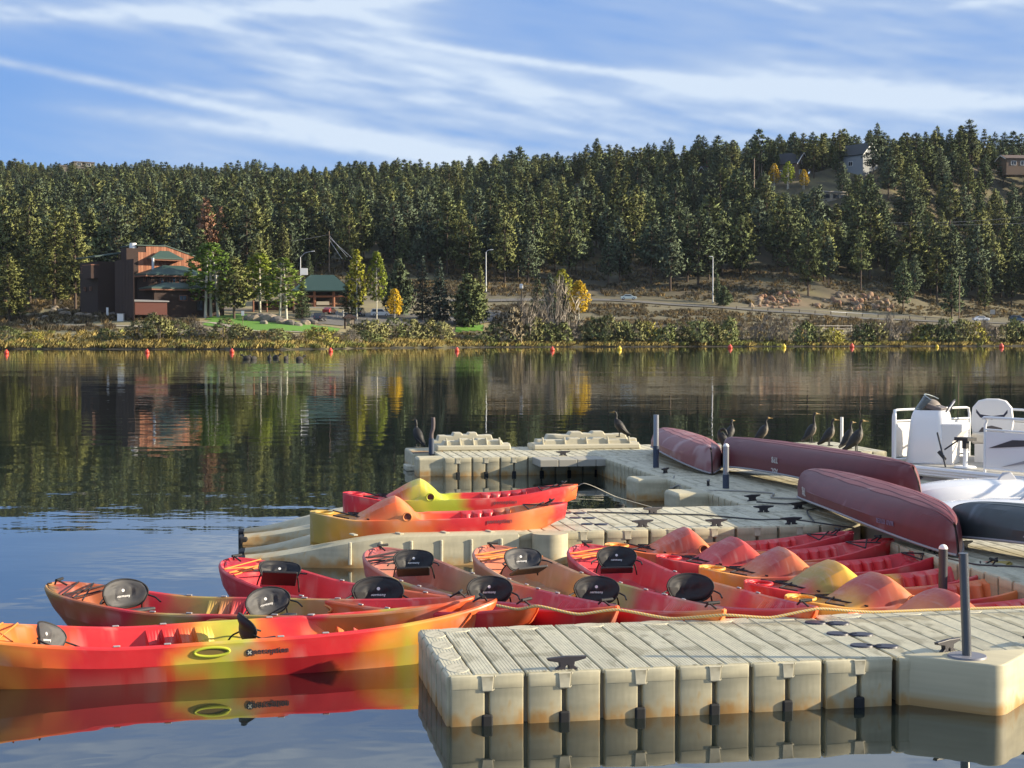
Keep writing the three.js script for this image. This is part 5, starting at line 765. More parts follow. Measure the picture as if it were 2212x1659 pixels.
function colours(g, L, stops, seed, accent) {
  return paint(g, (x, y, z) => { const n = fbm(x * 2.3 + seed * 7, y * 5 + z * 3 + seed, 4) - 0.5, n2 = fbm(x * 9 + seed, z * 8 + y * 9, 3); let c = ramp(stops, clamp(x / L + n * 0.16, 0, 1)); if (accent) c = mix3(c, accent[0], smooth(fbm(x * 1.7 + 31 + seed, y * 4 + z * 2, 3), accent[1], accent[1] + 0.14) * accent[2]); const sc = smooth(fbm(x * 4 + seed * 3, y * 70 + z * 50, 3), 0.6, 0.76) * 0.3, s = 0.88 + 0.24 * n2; c = mix3(c, [0.62, 0.42, 0.34], sc); return [c[0] * s, c[1] * s, c[2] * s]; });
}
function loft(n, sec) { const rows = []; for (let i = 0; i <= n; i++) { const h = sec(i / n), r = []; for (let j = h.length - 1; j > 0; j--) r.push([h[j][2] ?? 0, h[j][1], -h[j][0]]); for (const p of h) r.push([p[2] ?? 0, p[1], p[0]]); rows.push(r); } return rows; }
function closeEnds(g, rows) { const parts = [g]; for (const [r, flip] of [[rows[0], false], [rows[rows.length - 1], true]]) { const c = [0, 0, 0]; r.forEach((p) => { c[0] += p[0] / r.length; c[1] += p[1] / r.length; c[2] += p[2] / r.length; }); const pos = []; for (let j = 0; j < r.length; j++) { const a = r[j], b = r[(j + 1) % r.length]; pos.push(...(flip ? [...b, ...a] : [...a, ...b]), ...c); } const q = new THREE.BufferGeometry(); q.setAttribute('position', new THREE.Float32BufferAttribute(pos, 3)); q.computeVertexNormals(); parts.push(clean(q)); } return mergeGeometries(parts.map(clean), false); }
// back pad: a padded oval that wraps forward at both sides; faces +x
function backPad(parent, x, y, z, yaw, pitch, roll, size = 1, logo = true, mat = fabric, w = 0.46, h = 0.29) {
  const B = new THREE.Group(); B.name = 'backrest'; parent.add(B); B.position.set(x, y, z); B.rotation.set(roll, yaw, pitch, 'YXZ'); B.scale.setScalar(size);
  const shape = (a, b) => { const n = b > 0 ? 2.05 : 3.6, aa = Math.abs(a) * (b < 0 ? 1 + 0.22 * Math.abs(b) : 1); return Math.pow(Math.pow(aa, n) + Math.pow(Math.abs(b), n), 1 / n); };
  const front = [], back = []; const N = 20, Mx = 14;
  for (let i = 0; i <= N; i++) { const rf = [], rb = []; for (let j = 0; j <= Mx; j++) { const th = (i / N) * 6.2832, q = Math.pow(j / Mx, 0.8), ca = Math.cos(th), sa = Math.sin(th), k = q / Math.max(0.001, shape(ca, sa)); const zz = ca * k * w / 2, yy = sa * k * h / 2 * (sa > 0 ? 1 : 0.92); const bend = 1.7 * zz * zz + (j === Mx ? 0 : 0.006 * Math.sin(yy * 45 + zz * 12)); const pad = 0.022 * Math.sqrt(Math.max(0, 1 - Math.pow(j / Mx, 4))); const seam = Math.abs(Math.abs(zz) - w * 0.19) < 0.014 ? 0.009 : 0.004 * Math.sin(zz * 70 + yy * 40) * (1 - j / Mx); rf.push([bend + pad - seam, yy + h / 2, zz]); rb.push([bend - pad, yy + h / 2, zz]); } front.push(rf); back.push(rb); }
  mesh('pad', mergeGeometries([clean(surface(front)), clean(surface(back))]), mat, B);
  const rim = []; for (let i = 0; i < 28; i++) { const th = i / 28 * 6.2832, ca = Math.cos(th), sa = Math.sin(th), k = 1 / shape(ca, sa), zz = ca * k * w / 2; rim.push([1.7 * zz * zz, sa * k * h / 2 * (sa > 0 ? 1 : 0.92) + h / 2, zz]); } P().tube(rim, 0.009, 6, 60, true).build('piping', strap, B);
  if (logo) { const g = P(); const c = new THREE.CylinderGeometry(0.015, 0.015, 0.003, 20); c.rotateZ(Math.PI / 2); g.put(c, 0.027, h * 0.62, 0); const t = text('harmony', 0.022, 0.003); t.rotateY(Math.PI / 2); g.put(t, 0.026, h * 0.42, 0); g.build('logo', logoWhite, B); }
  for (const e of [-1, 1]) { P().tube([[0.055, h * 0.42, e * w * 0.46], [0.13, h * 0.26, e * (w * 0.5 + 0.05)], [0.22, h * 0.08, e * (w * 0.5 + 0.06)]], 0.009, 5).build('strap', strap, B); P().tube([[0.03, h * 0.3, e * w * 0.44], [-0.06, 0.06, e * (w * 0.48)], [-0.13, -0.01, e * w * 0.52]], 0.009, 5).build('strap', strap, B); }
  P().rbox(0.30, 0.03, w * 0.82, 0.014, 0.18, -0.035, 0, 0.04, 0, -0.06).build('seat_pad', mat, B);
  return B;
}
function tandem(label, a, b, stops, seed, o = {}) {
  const dx = b[0] - a[0], dz = b[1] - a[1], L = Math.hypot(dx, dz), K = thing('tandem_kayak', label, 'kayak', [a[0], o.y ?? 0, a[1]], Math.atan2(-dz, dx)); K.rotation.x = 0; K.rotation.order = 'YXZ'; K.rotation.x = o.roll ?? 0; K.rotation.z = o.pitch ?? 0;
  const e = (t) => Math.abs(2 * t - 1), hw = (t) => 0.40 * Math.pow(1 - Math.pow(e(t), t < 0.5 ? 5.5 : 2.8), t < 0.5 ? 0.52 : 0.7) + 0.012, gh = (t) => 0.285 + 0.135 * Math.pow(e(t), 2.6) - 0.02 * bell(t - 0.3, 0.12), kh = (t) => -0.11 + 0.2 * Math.pow(e(t), 7);
  const scal = (t) => { const z1 = (t > 0.355 && t < 0.475) ? Math.abs(((t - 0.355) / 0.03) % 1) : -1, z2 = (t > 0.70 && t < 0.80) ? Math.abs(((t - 0.70) / 0.0333) % 1) : -1, q = Math.max(z1, z2); return q < 0 ? 0 : 1 - q; };
  const open = (t) => smooth(t, 0.035, 0.1) * (1 - smooth(t, 0.9, 0.965));
  const floor = (t) => 0.055 + 0.06 * bell(t - 0.14, 0.05) + 0.07 * bell(t - 0.50, 0.035) + 0.03 * smooth(t, 0.66, 0.9) + 0.10 * (1 - smooth(t, 0.05, 0.13));
  const sec = (t) => {
    const w = hw(t), g = gh(t), k = kh(t), m = open(t), x = L * t, ends = Math.pow(e(t), 9), sg = t > 0.5 ? 1 : -1, X = (y) => x - sg * Math.pow(e(t), 6) * 0.34 * Math.pow(1 - clamp((y - k) / (g - k + 0.001), 0, 1), 1.6);
    const f = lerp(g - 0.015, floor(t), m), wi = Math.max(0.012, w - 0.052), s = scal(t) * 0.11 * m, wf = Math.max(0.01, wi * 0.74);
    const pts = [[0, k], [w * 0.45, k + 0.012], [w * 0.70, k + 0.045], [w * 0.955, k + (g - k) * 0.60], [w * 0.972, k + (g - k) * 0.63], [w * 0.99, g - 0.05], [w, g - 0.012], [w - 0.006, g], [w - 0.026, g + 0.008], [wi, g], [wi - 0.012, g - 0.02], [Math.max(0.009, lerp(wi, wf, 0.5) - s), lerp(g, f, 0.5)], [Math.max(0.008, wf - s * 0.7), f + 0.015], [wf * 0.6, f - 0.004 * m], [0, f + 0.004]];
    return pts.map(([z, y]) => [z, y, X(y)]);
  };
  const rows = loft(170, sec); let g = toCreasedNormals(closeEnds(surface(rows, true), rows), 0.42); colours(g, L, stops, seed, o.accent);
  mesh('hull', g, hullMat, K);
  // stern and bow details
  const handle = (t, dir) => { const y = gh(t) + 0.035, x = L * t; P().tube([[x - dir * 0.14, y - 0.03, 0.02], [x - dir * 0.06, y + 0.012, 0.04], [x - dir * 0.02, y - 0.03, 0]], 0.008, 6).build('toggle_cord', cordM, K); P().cyl(0.013, 0.013, 0.11, x - dir * 0.06, y + 0.012, 0.0, 10, Math.PI / 2).build('grip_handle', strap, K); };
  handle(0.985, 1); handle(0.012, -1);
  const bc = P(), yb = gh(0.06) - 0.005; for (const [t0, t1] of [[0.045, 0.075], [0.075, 0.105], [0.105, 0.075], [0.075, 0.13], [0.13, 0.105]]) bc.bar([L * t0, gh(t0) + 0.012, -(hw(t0) - 0.03)], [L * t1, gh(t1) + 0.012, hw(t1) - 0.03], 0.007, 5); bc.build('bungee', o.cord ?? orangeCord, K);
  for (const sd of [-1, 1]) { // moulded side carry handles
    const t = 0.46, x = L * t, w = hw(t) * 0.985, y = gh(t) - 0.065; const ring = []; for (let i = 0; i < 24; i++) { const a2 = i / 24 * 6.2832; ring.push([x + Math.cos(a2) * 0.125, y + Math.sin(a2) * 0.032, sd * (w + 0.004)]); }
    const hnd = mesh('side_handle', paint(P().tube(ring, 0.011, 7, 48, true).geo(), () => o.handle ?? LIME), hullMat, K); const inn = new THREE.CircleGeometry(0.115, 24); inn.scale(1, 0.24, 1); if (sd < 0) inn.rotateY(Math.PI); inn.translate(x, y, sd * (w + 0.003)); mesh('recess_shade', clean(inn), M('painted_recess_shade', 0.16, 0.11, 0.025, 0.6), hnd);  // flat dark oval paints the shade of the handle recess onto the side
  }
  for (const t of [0.3, 0.385, 0.58, 0.66]) for (const sd of [-1, 1]) P().rbox(0.05, 0.012, 0.02, 0.005, L * t, gh(t) + 0.012, sd * (hw(t) - 0.028)).build('pad_eye', buckle, K);
  // moulded seats
  for (const t of [0.215, 0.56]) { const st = P().rbox(0.34, 0.05, 0.40, 0.022, L * t + 0.12, floor(t) + 0.035, 0).geo(); paint(st, (x, y, z) => ramp(stops, clamp(x / L, 0, 1))); mesh('seat', st, hullMat, K); }
  (o.pads ?? [{}, {}]).forEach((q, i) => { if (!q) return; const t = (i ? 0.53 : 0.185) + (q.dt ?? 0); backPad(K, L * t, floor(t) + 0.075 + (q.dy ?? 0), q.z ?? 0, q.yaw ?? 0, q.pitch ?? 0.22, q.roll ?? 0, (q.size ?? 1) * 0.82, q.logo ?? true, q.mat ?? fabric); });
  if (o.brand) { // the maker's mark follows the curve of the side
    const wrap = (g, x0, y0, out) => { const p = g.attributes.position; for (let i = 0; i < p.count; i++) { const x = x0 + p.getX(i), t = x / L, y = y0 + p.getY(i), gg = gh(t), k = kh(t), f = clamp((y - lerp(k, gg, 0.63)) / (gg - 0.05 - lerp(k, gg, 0.63)), 0, 1.3); p.setXYZ(i, x, y, hw(t) * (0.975 + 0.015 * f) + out + p.getZ(i)); } g.computeVertexNormals(); return g; };
    const x0 = L * 0.555, y0 = gh(0.555) - 0.088; const lg = mesh('logo', wrap(clean(text('perception', 0.036, 0.002)), x0 + 0.03, y0, 0.002), logoDark, K);
    const c = new THREE.CylinderGeometry(0.026, 0.026, 0.003, 24); c.rotateX(Math.PI / 2); mesh('badge', wrap(clean(c), x0 - 0.125, y0, 0.003), logoDark, lg); mesh('badge_mark', wrap(P().box(0.034, 0.008, 0.002, 0, 0, 0.003, 0, 0, 0.78).box(0.034, 0.008, 0.002, 0, 0, 0.003, 0, 0, -0.78).geo(), x0 - 0.125, y0, 0.0035), M('logo_pale', 0.5, 0.5, 0.42, 0.7), lg);
  }
  return { K, L, hw, gh };
}
const T1 = tandem('nearest red, orange and yellow tandem kayak running off the left edge', [-4.12, -10.48], [-0.12, -11.60], [[0, RED], [0.10, AMB], [0.16, ORG], [0.21, RED], [0.36, RED], [0.41, ORG], [0.45, [0.60, 0.46, 0.06]], [0.52, [0.46, 0.44, 0.045]], [0.57, ORG], [0.61, RED], [0.72, RED], [0.79, ORG], [0.83, [0.44, 0.38, 0.045]], [0.88, ORG], [1, ORG]], 1, { brand: true, handle: LIME, accent: [AMB, 0.62, 0.5], pads: [{ dt: -0.005, yaw: -0.5, roll: -0.25, mat: fabricGrey, dy: 0.02 }, { dt: -0.005, yaw: 0.1, pitch: 0.15, logo: false }] });
tandem('brownish red and olive tandem kayak, second from the front', [-3.90, -12.34], [-0.30, -11.72], [[0, [0.30, 0.05, 0.03]], [0.14, [0.33, 0.10, 0.035]], [0.24, CRIM], [0.34, OLV], [0.44, CRIM], [0.55, OLV], [0.66, CRIM], [0.8, RED], [1, ORG]], 2, { handle: PEACH, accent: [OLV, 0.5, 0.6], cord: cordM, pads: [{ yaw: -0.75, mat: fabricGrey, size: 1.04, dy: 0.07 }, { yaw: -0.9, mat: fabricGrey, dy: 0.04, roll: 0.15 }] });
tandem('red tandem kayak with orange bungee cords, third from the front', [-2.64, -13.74], [0.20, -11.32], [[0, [0.46, 0.02, 0.035]], [0.3, RED], [0.45, CRIM], [0.52, ORG], [0.66, ORG], [0.74, CRIM], [0.9, CRIM], [1, ORG]], 3, { handle: PEACH, pads: [{ yaw: -0.7, pitch: 0.7, dy: 0.1, roll: -0.1 }, { yaw: -0.85, pitch: 0.3, size: 1.15, dy: 0.02 }] });
tandem('dusty pink and olive tandem kayak in the middle of the row', [-1.32, -14.44], [0.80, -11.28], [[0, [0.40, 0.09, 0.085]], [0.2, [0.42, 0.15, 0.09]], [0.35, OLV], [0.5, ORG], [0.6, CRIM], [0.8, CRIM], [0.94, RED], [1, ORG]], 4, { handle: AMB, accent: [[0.30, 0.17, 0.12], 0.52, 0.6], cord: cordM, pads: [{ pitch: 0.5, yaw: -0.55, dy: 0.1 }, { pitch: 0.3, yaw: -0.5, size: 1.04 }] });
tandem('peach and tan tandem kayak with folded grey seat pads', [-0.24, -14.60], [1.60, -11.14], [[0, [0.52, 0.16, 0.09]], [0.25, [0.50, 0.24, 0.12]], [0.4, AMB], [0.5, OLV], [0.6, CRIM], [0.8, RED], [1, PEACH]], 5, { handle: AMB, accent: [[0.42, 0.30, 0.14], 0.55, 0.6], pads: [{ pitch: 0.45, yaw: -0.1, mat: fabricGrey, dy: 0.1 }, { pitch: 0.3, yaw: -0.5, size: 1.04 }] });
tandem('bright rose-red tandem kayak, rightmost of the long kayaks', [0.70, -14.68], [2.32, -11.24], [[0, [0.52, 0.03, 0.045]], [0.4, ROSE], [0.52, PEACH], [0.6, RED], [0.72, ORG], [0.78, CRIM], [0.93, ROSE], [1, ORG]], 6, { handle: RED, pads: [{ pitch: 0.4, yaw: -0.5, dy: 0.1 }, { pitch: 0.3, yaw: -0.45, size: 1.08, logo: false }] });
// single sit-on-top kayaks with a tall scooped backrest hump
function single(label, a, b, stops, seed, o = {}) {
  const dx = b[0] - a[0], dz = b[1] - a[1], L = Math.hypot(dx, dz) * (o.stretch ?? 1), K = thing('single_kayak', label, 'kayak', [a[0], o.y ?? 0, a[1]], Math.atan2(-dz, dx)); K.rotation.order = 'YXZ'; K.rotation.z = o.pitch ?? 0; K.rotation.x = o.roll ?? 0;
  const hw = (t) => lerp(0.2, 0.37, Math.pow(smooth(t, -0.05, 0.34), 0.8)) * Math.sqrt(1 - Math.pow(1 - clamp(t / 0.07, 0, 1), 2) * 0.97) * Math.pow(1 - Math.pow(clamp((t - 0.42) / 0.585, 0, 1), 2.6), 0.62) + 0.012, gh = (t) => 0.235 + 0.075 * (1 - smooth(t, 0, 0.2)) + 0.11 * Math.pow(smooth(t, 0.55, 1.02), 1.6), kh = (t) => -0.08 + 0.03 * (1 - smooth(t, 0, 0.1)) + 0.26 * Math.pow(smooth(t, 0.66, 1.03), 2.2);
  const crest = 0.335, top = 0.475;
  const arch = (t) => { const q = clamp((t - 0.125) / (crest - 0.125), 0, 1), l = lerp(0.20, top, lerp(q, q * q * (3 - 2 * q), 0.62)); return t < crest ? l : lerp(top, 0.12, Math.pow(smooth(t, crest - 0.01, 0.50), 0.9)); };
  const scal = (t) => t > 0.60 && t < 0.80 ? Math.pow(Math.abs(Math.sin((t - 0.60) / 0.20 * Math.PI * 4.5)), 0.6) : 0;
  const sec = (t) => {
    const w = hw(t), g = gh(t), k = kh(t), toC = smooth(t, 0.40, 0.47), end = clamp(smooth(t, 0.955, 0.985) + (1 - smooth(t, 0.02, 0.045)), 0, 1), wi = Math.max(0.012, w - 0.045), c = arch(t), back = smooth(t, crest - 0.05, crest + 0.05);
    const low = (f, s = 0) => [[w - 0.004, g + 0.006], [w - 0.022, g + 0.012], [wi, g + 0.004], [Math.max(0.008, wi - 0.012 - s), g - 0.02], [Math.max(0.007, wi * 0.76 - s), f + 0.012], [wi * 0.4, f], [0, f]];
    const up = (m) => lerp(g, c, m);
    const front = c > g ? [[w - 0.004, g + 0.006], [w - 0.022, g + 0.012], [wi, g + 0.006], [wi * 0.93, up(0.45)], [wi * 0.78, up(0.80)], [wi * 0.45, up(0.965)], [0, c]] : low(c);
    const rear = [[w * 0.985, up(0.13)], [w * 0.95, up(0.30)], [w * 0.88, up(0.5)], [w * 0.76, up(0.7)], [w * 0.58, up(0.86)], [w * 0.32, up(0.965)], [0, c]];
    const cock = low(lerp(0.075, g - 0.07, smooth(t, 0.78, 0.86)), scal(t) * 0.075), solid = low(g + 0.004);
    const deck = front.map((p, i) => { let q = [lerp(p[0], rear[i][0], back), lerp(p[1], rear[i][1], back)]; q = [lerp(q[0], cock[i][0], toC), lerp(q[1], cock[i][1], toC)]; return [lerp(q[0], solid[i][0], end), lerp(q[1], solid[i][1], end)]; });
    const x = L * t; return [[0, k], [w * 0.5, k + 0.008], [w * 0.86, k + 0.05], [w * 0.98, lerp(k, g, 0.45)], [w, lerp(k, g, 0.75)], [w, g - 0.008], ...deck].map(([z, y]) => [z, y, x + (t > 0.9 ? smooth(t, 0.9, 1) * 0.05 * (y - 0.1) / 0.3 : 0)]);
  };
  const rows = loft(190, sec); const g = toCreasedNormals(closeEnds(surface(rows, true), rows), 0.5); colours(g, L, stops, seed, o.accent); mesh('hull', g, hullMat, K);
  const surf = (t) => Math.max(gh(t), 0.8 * arch(t) + 0.2 * gh(t));
  const bn = P(); const pts = [[0.09, -1], [0.225, 1], [0.15, -1], [0.225, -0.8], [0.09, 1], [0.15, 1]]; for (let i = 0; i < pts.length - 1; i++) { const q = ([t, s]) => [L * t, gh(t) + 0.02, s * (hw(t) - 0.04)]; bn.bar(q(pts[i]), q(pts[i + 1]), 0.008, 5); } bn.build('bungee', cordM, K);
  const bt = P(); for (const [t0, s0, t1, s1] of [[0.85, -1, 0.93, 1], [0.93, -1, 0.85, 1], [0.85, -1, 0.85, 1]]) bt.bar([L * t0, gh(t0) + 0.016, s0 * (hw(t0) - 0.03)], [L * t1, gh(t1) + 0.016, s1 * (hw(t1) - 0.03)], 0.008, 5); bt.build('bungee', cordM, K);
  for (const sd of [-1, 1]) { const t = 0.372, y = lerp(gh(t), arch(t), 0.26), z = sd * (hw(t) * 0.955); const c = new THREE.CylinderGeometry(0.045, 0.045, 0.012, 20); c.rotateX(Math.PI / 2); c.translate(L * t, y, z + sd * 0.006); const holeDisc = mesh('hole_shade_disc', clean(c), M('painted_hole_shade', 0.13, 0.03, 0.018, 0.6), K); const tr = new THREE.TorusGeometry(0.047, 0.008, 8, 24); tr.translate(L * t, y, z + sd * 0.012); mesh('rim', paint(clean(tr), () => ramp(stops, t)), hullMat, holeDisc); }  // flat dark disc: shade inside a through-hole painted on, no opening cut
  { const ring = []; for (let i = 0; i < 22; i++) { const a2 = i / 22 * 6.2832; ring.push([L * 0.055 + Math.cos(a2) * 0.1, gh(0.05) + 0.004, Math.sin(a2) * 0.11]); } mesh('carry_loop', paint(P().tube(ring, 0.014, 7, 44, true).geo(), () => ramp(stops, 0.04)), hullMat, K); }
  const bow = P(); bow.tube([[L * 0.93, gh(0.93) + 0.01, -0.06], [L * 0.965, gh(0.96) + 0.06, 0], [L * 0.93, gh(0.93) + 0.01, 0.06]], 0.008, 6); bow.build('toggle_cord', cordM, K); P().cyl(0.014, 0.014, 0.13, L * 0.95, gh(0.95) + 0.05, 0, 8, Math.PI / 2).build('grip_handle', strap, K);
  if (o.brand) { const t = text('perception', 0.04, 0.003), lg = P().put(t, 0.03, 0, 0).build('logo', M('logo_faded', 0.20, 0.05, 0.06, 0.7), K); lg.position.set(L * o.brand, gh(o.brand) - 0.055, hw(o.brand) + 0.002); lg.rotation.y = Math.atan2(hw(o.brand - 0.03) - hw(o.brand + 0.03), L * 0.06); lg.rotation.x = -0.02; }
  return K;
}
const SN = [  // dark red stop before most humps: shade of the ramp put into the plastic
  ['orange-red single kayak with scooped hump, farthest of the row of six', [1.02, -15.96], [3.72, -16.16], [[0, AMB], [0.12, ORG], [0.3, [0.50, 0.07, 0.04]], [0.42, PEACH], [0.52, ORG], [0.62, RED], [0.8, ROSE], [1, CRIM]]],
  ['red single kayak with orange hump, second farthest of the row of six', [1.50, -15.08], [4.02, -15.62], [[0, RED], [0.1, ROSE], [0.32, [0.46, 0.05, 0.045]], [0.43, ORG], [0.53, PEACH], [0.62, RED], [0.85, ROSE], [1, RED]]],
  ['single kayak with amber tip and peach hump, third of the row of six', [1.85, -14.38], [4.40, -14.80], [[0, AMB], [0.12, PEACH], [0.3, [0.44, 0.065, 0.05]], [0.44, PEACH], [0.54, ROSE], [0.62, RED], [0.9, CRIM], [1, CRIM]]],
  ['single kayak with bright yellow hump and red tip', [2.16, -13.50], [4.72, -14.00], [[0, RED], [0.14, RED], [0.24, OLV], [0.32, AMB], [0.42, YEL], [0.5, YEL], [0.57, AMB], [0.64, RED], [0.8, ROSE], [0.93, RED], [1, OLV]]],
  ['single kayak with tan tip and orange hump, second nearest of the row of six', [2.40, -12.72], [4.95, -13.40], [[0, AMB], [0.16, AMB], [0.28, [0.44, 0.07, 0.05]], [0.42, PEACH], [0.52, ORG], [0.6, RED], [0.84, PEACH], [1, RED]]],
  ['peach-humped single kayak half hidden by the near dock', [2.76, -11.86], [5.25, -12.62], [[0, ORG], [0.2, PEACH], [0.3, [0.46, 0.07, 0.05]], [0.44, PEACH], [0.56, ROSE], [0.64, RED], [1, RED]]],
];
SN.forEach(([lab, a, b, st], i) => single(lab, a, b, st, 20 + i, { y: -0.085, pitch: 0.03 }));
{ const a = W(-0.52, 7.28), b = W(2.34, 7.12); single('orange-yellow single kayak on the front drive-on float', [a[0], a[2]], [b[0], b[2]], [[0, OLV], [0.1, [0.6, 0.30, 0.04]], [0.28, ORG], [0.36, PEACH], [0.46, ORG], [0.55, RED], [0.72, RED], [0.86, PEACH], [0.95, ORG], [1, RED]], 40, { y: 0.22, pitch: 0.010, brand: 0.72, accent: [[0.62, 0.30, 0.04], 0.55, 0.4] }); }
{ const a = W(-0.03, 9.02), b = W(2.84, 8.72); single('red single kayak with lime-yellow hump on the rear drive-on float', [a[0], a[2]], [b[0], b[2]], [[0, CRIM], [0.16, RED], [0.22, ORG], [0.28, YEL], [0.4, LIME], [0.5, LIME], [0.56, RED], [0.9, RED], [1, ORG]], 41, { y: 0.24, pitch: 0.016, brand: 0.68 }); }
// canoes, upside down
function canoe(label, a, b, col, o = {}) {
  const dx = b[0] - a[0], dz = b[1] - a[1], L = Math.hypot(dx, dz), K = thing('upturned_canoe', label, 'canoe', [a[0], o.y ?? DY, a[1]], Math.atan2(-dz, dx)); K.rotation.order = 'YXZ'; K.rotation.z = o.pitch ?? 0; K.rotation.x = o.roll ?? 0;
  const e = (t) => Math.abs(2 * t - 1), hw = (t) => 0.45 * Math.pow(1 - Math.pow(e(t), 2.5), 0.8) + 0.012, gw = (t) => 0.16 * (1 - Math.pow(e(t), 2.2)) + 0.015, top = (t) => 0.465 * (o.tall ?? 1) - 0.04 * Math.pow(e(t), 3) - (o.stem ?? 0.10) * Math.pow(e(t), 8);
  const sec = (off) => (t) => { const w = hw(t) - off, g = gw(t), y = top(t) - off, ends = Math.pow(e(t), 14), sg = t > 0.5 ? 1 : -1, wv = 0.012 * Math.sin(t * 34 + 1) * (1 - ends), x = L * t; const X = (yy) => x - sg * ends * 0.22 * Math.pow(clamp((yy - g) / 0.5, 0, 1), 2); const cr = off ? 0 : 0.012 * (1 - Math.pow(e(t), 4)); const z1 = w * 0.16 + wv, z2 = w * 0.42 - wv;
    return [[0, y], [Math.max(0.003, z1 - 0.012), y - 0.002], [Math.max(0.004, z1), y - 0.003 - cr], [Math.max(0.005, z1 + 0.012), y - 0.005], [Math.max(0.006, z2 - 0.012), y - 0.012], [Math.max(0.007, z2), y - 0.016 - cr], [Math.max(0.008, z2 + 0.012), y - 0.018], [w * 0.72, y - 0.05], [w * 0.9, y - 0.115], [w * 0.975, y - 0.19], [w, lerp(g, y, 0.35)], [w, g]].map(([z, yy]) => [z, yy, X(yy)]); };
  const rows = loft(90, sec(0)), gOut = toCreasedNormals(surface(rows), 0.5);
  const worn = o.worn ?? 0.3; paint(gOut, (x, y, z) => { const n = fbm(x * 3.1 + seedOf(label), z * 6 + y * 7, 4), s = fbm(x * 14, z * 12 + y * 10, 3), en = smooth(Math.min(x, L - x), o.scuff ?? 0.6, 0.05); let c = col; const rub = smooth(n + s * 0.35 + en * 0.3, 0.95 - worn * 0.3, 1.12 - worn * 0.25); c = mix3(c, o.rub ?? [0.30, 0.22, 0.23], rub * 0.6); const q = 0.85 + 0.3 * s; return [c[0] * q, c[1] * q, c[2] * q]; });
  mesh('hull', gOut, M('canoe_shell', 1, 1, 1, 0.5, { vertexColors: true }), K);
  mesh('inner_shell', toCreasedNormals(surface(loft(50, sec(0.012))), 0.6), M('canoe_inside', 0.07, 0.055, 0.05, 0.8), K);
  for (const sd of [-1, 1]) { const pts = []; for (let i = 0; i <= 36; i++) { const t = i / 36; pts.push([L * t, gw(t) - 0.005, sd * (hw(t) + 0.004)]); } P().tube(pts, 0.014, 6, 60).build('gunwale', M('gunwale_grey', 0.30, 0.29, 0.30, 0.5), K); }
  for (const t of [0.3, 0.5, 0.72]) P().rbox(t === 0.5 ? 0.06 : 0.2, 0.03, 2 * hw(t) - 0.03, 0.01, L * t, gw(t) + 0.02, 0).build(t === 0.5 ? 'yoke' : 'seat', M('seat_ash', 0.3, 0.22, 0.13, 0.7), K);
  for (const [t, side, str, size, m] of o.marks ?? []) { const g = text(str, size, 0.004), mk = P().put(g).build('lettering', m ?? M('stencil_white', 0.52, 0.47, 0.44, 0.8), K); const slope = Math.atan2(hw(t + 0.03) - hw(t - 0.03), 0.06 * L); mk.position.set(L * t, gw(t) + 0.10, side * (hw(t) + 0.003)); mk.rotation.order = 'YXZ'; mk.rotation.y = (side > 0 ? 0 : Math.PI) - side * slope * (side > 0 ? 1 : -1) * (side > 0 ? 1 : 1); mk.rotation.z = Math.PI; }
  return K;
}
function seedOf(s) { let h = 7; for (let i = 0; i < s.length; i++) h = (h * 31 + s.charCodeAt(i)) % 97; return h; }
const MAROON = [0.125, 0.020, 0.025];
canoe('weathered pink upturned canoe, farthest left of the canoes', [2.86, -28.1], [3.12, -22.95], [0.24, 0.075, 0.075], { worn: 0.6, stem: 0.02, rub: [0.40, 0.28, 0.28], y: DY + 0.02 });
canoe('long dark maroon upturned canoe in the middle', [3.42, -23.9], [5.12, -18.4], MAROON, { worn: 0.12, tall: 1.22, stem: 0.02, marks: [[0.47, 1, 'ASC\nTP8', 0.085]], y: DY + 0.03 });
canoe('nearest maroon upturned canoe with pale scuffed end', [3.92, -19.72], [4.36, -14.35], [0.135, 0.022, 0.027], { worn: 0.3, scuff: 1.0, marks: [[0.27, 1, 'TP8', 0.10], [0.8, 1, 'MAD RIVER', 0.05, M('faded_letters', 0.20, 0.17, 0.24, 0.7)]], y: DY + 0.02, roll: 0.05 });
canoe('dark blue-green upturned canoe at the right edge', [4.58, -15.45], [6.9, -10.8], [0.036, 0.05, 0.054], { worn: 0.25, rub: [0.16, 0.20, 0.24], y: DY + 0.06, marks: [[0.30, 1, 'ASC\nTP8', 0.085, M('stencil_grey', 0.26, 0.28, 0.31, 0.8)]] });
// white paddle boats lying face down beside the canoes
function whiteBoat(label, a, b, y, hs = 1) { const dx = b[0] - a[0], dz = b[1] - a[1], L = Math.hypot(dx, dz), K = thing('white_dinghy', label, 'boat', [a[0], y, a[1]], Math.atan2(-dz, dx)); K.scale.y = hs; const e = (t) => Math.abs(2 * t - 1); const sec = (t) => { const w = 0.5 * Math.pow(1 - Math.pow(e(t), 3), 0.6) + 0.02, h = 0.34 * Math.pow(1 - Math.pow(e(t), 4), 0.5) + 0.03, x = L * t; return [[0, h], [w * 0.35, h - 0.01], [w * 0.68, h * 0.86], [w * 0.72, h * 0.8], [w * 0.9, h * 0.55], [w, 0.05], [w + 0.03, 0.03], [w + 0.03, 0]].map(([z, yy]) => [z, yy, x]); }; mesh('hull', toCreasedNormals(surface(loft(50, sec)), 0.45), M('gelcoat_white', 0.80, 0.79, 0.78, 0.25, { clearcoat: 0.6 }), K); const f = P().ext([[0, 0], [0.3, 0], [0.2, 0.14], [0.1, 0.14]], 0.03, L * 0.38, 0.33, 0.1, 0, 0, 0, 0.008).build('skeg', M('skeg_grey', 0.42, 0.43, 0.47, 0.5), K); return K; }
whiteBoat('rear white upturned hull with small grey skeg', [4.98, -18.95], [8.4, -19.8], DY + 0.01, 0.8);
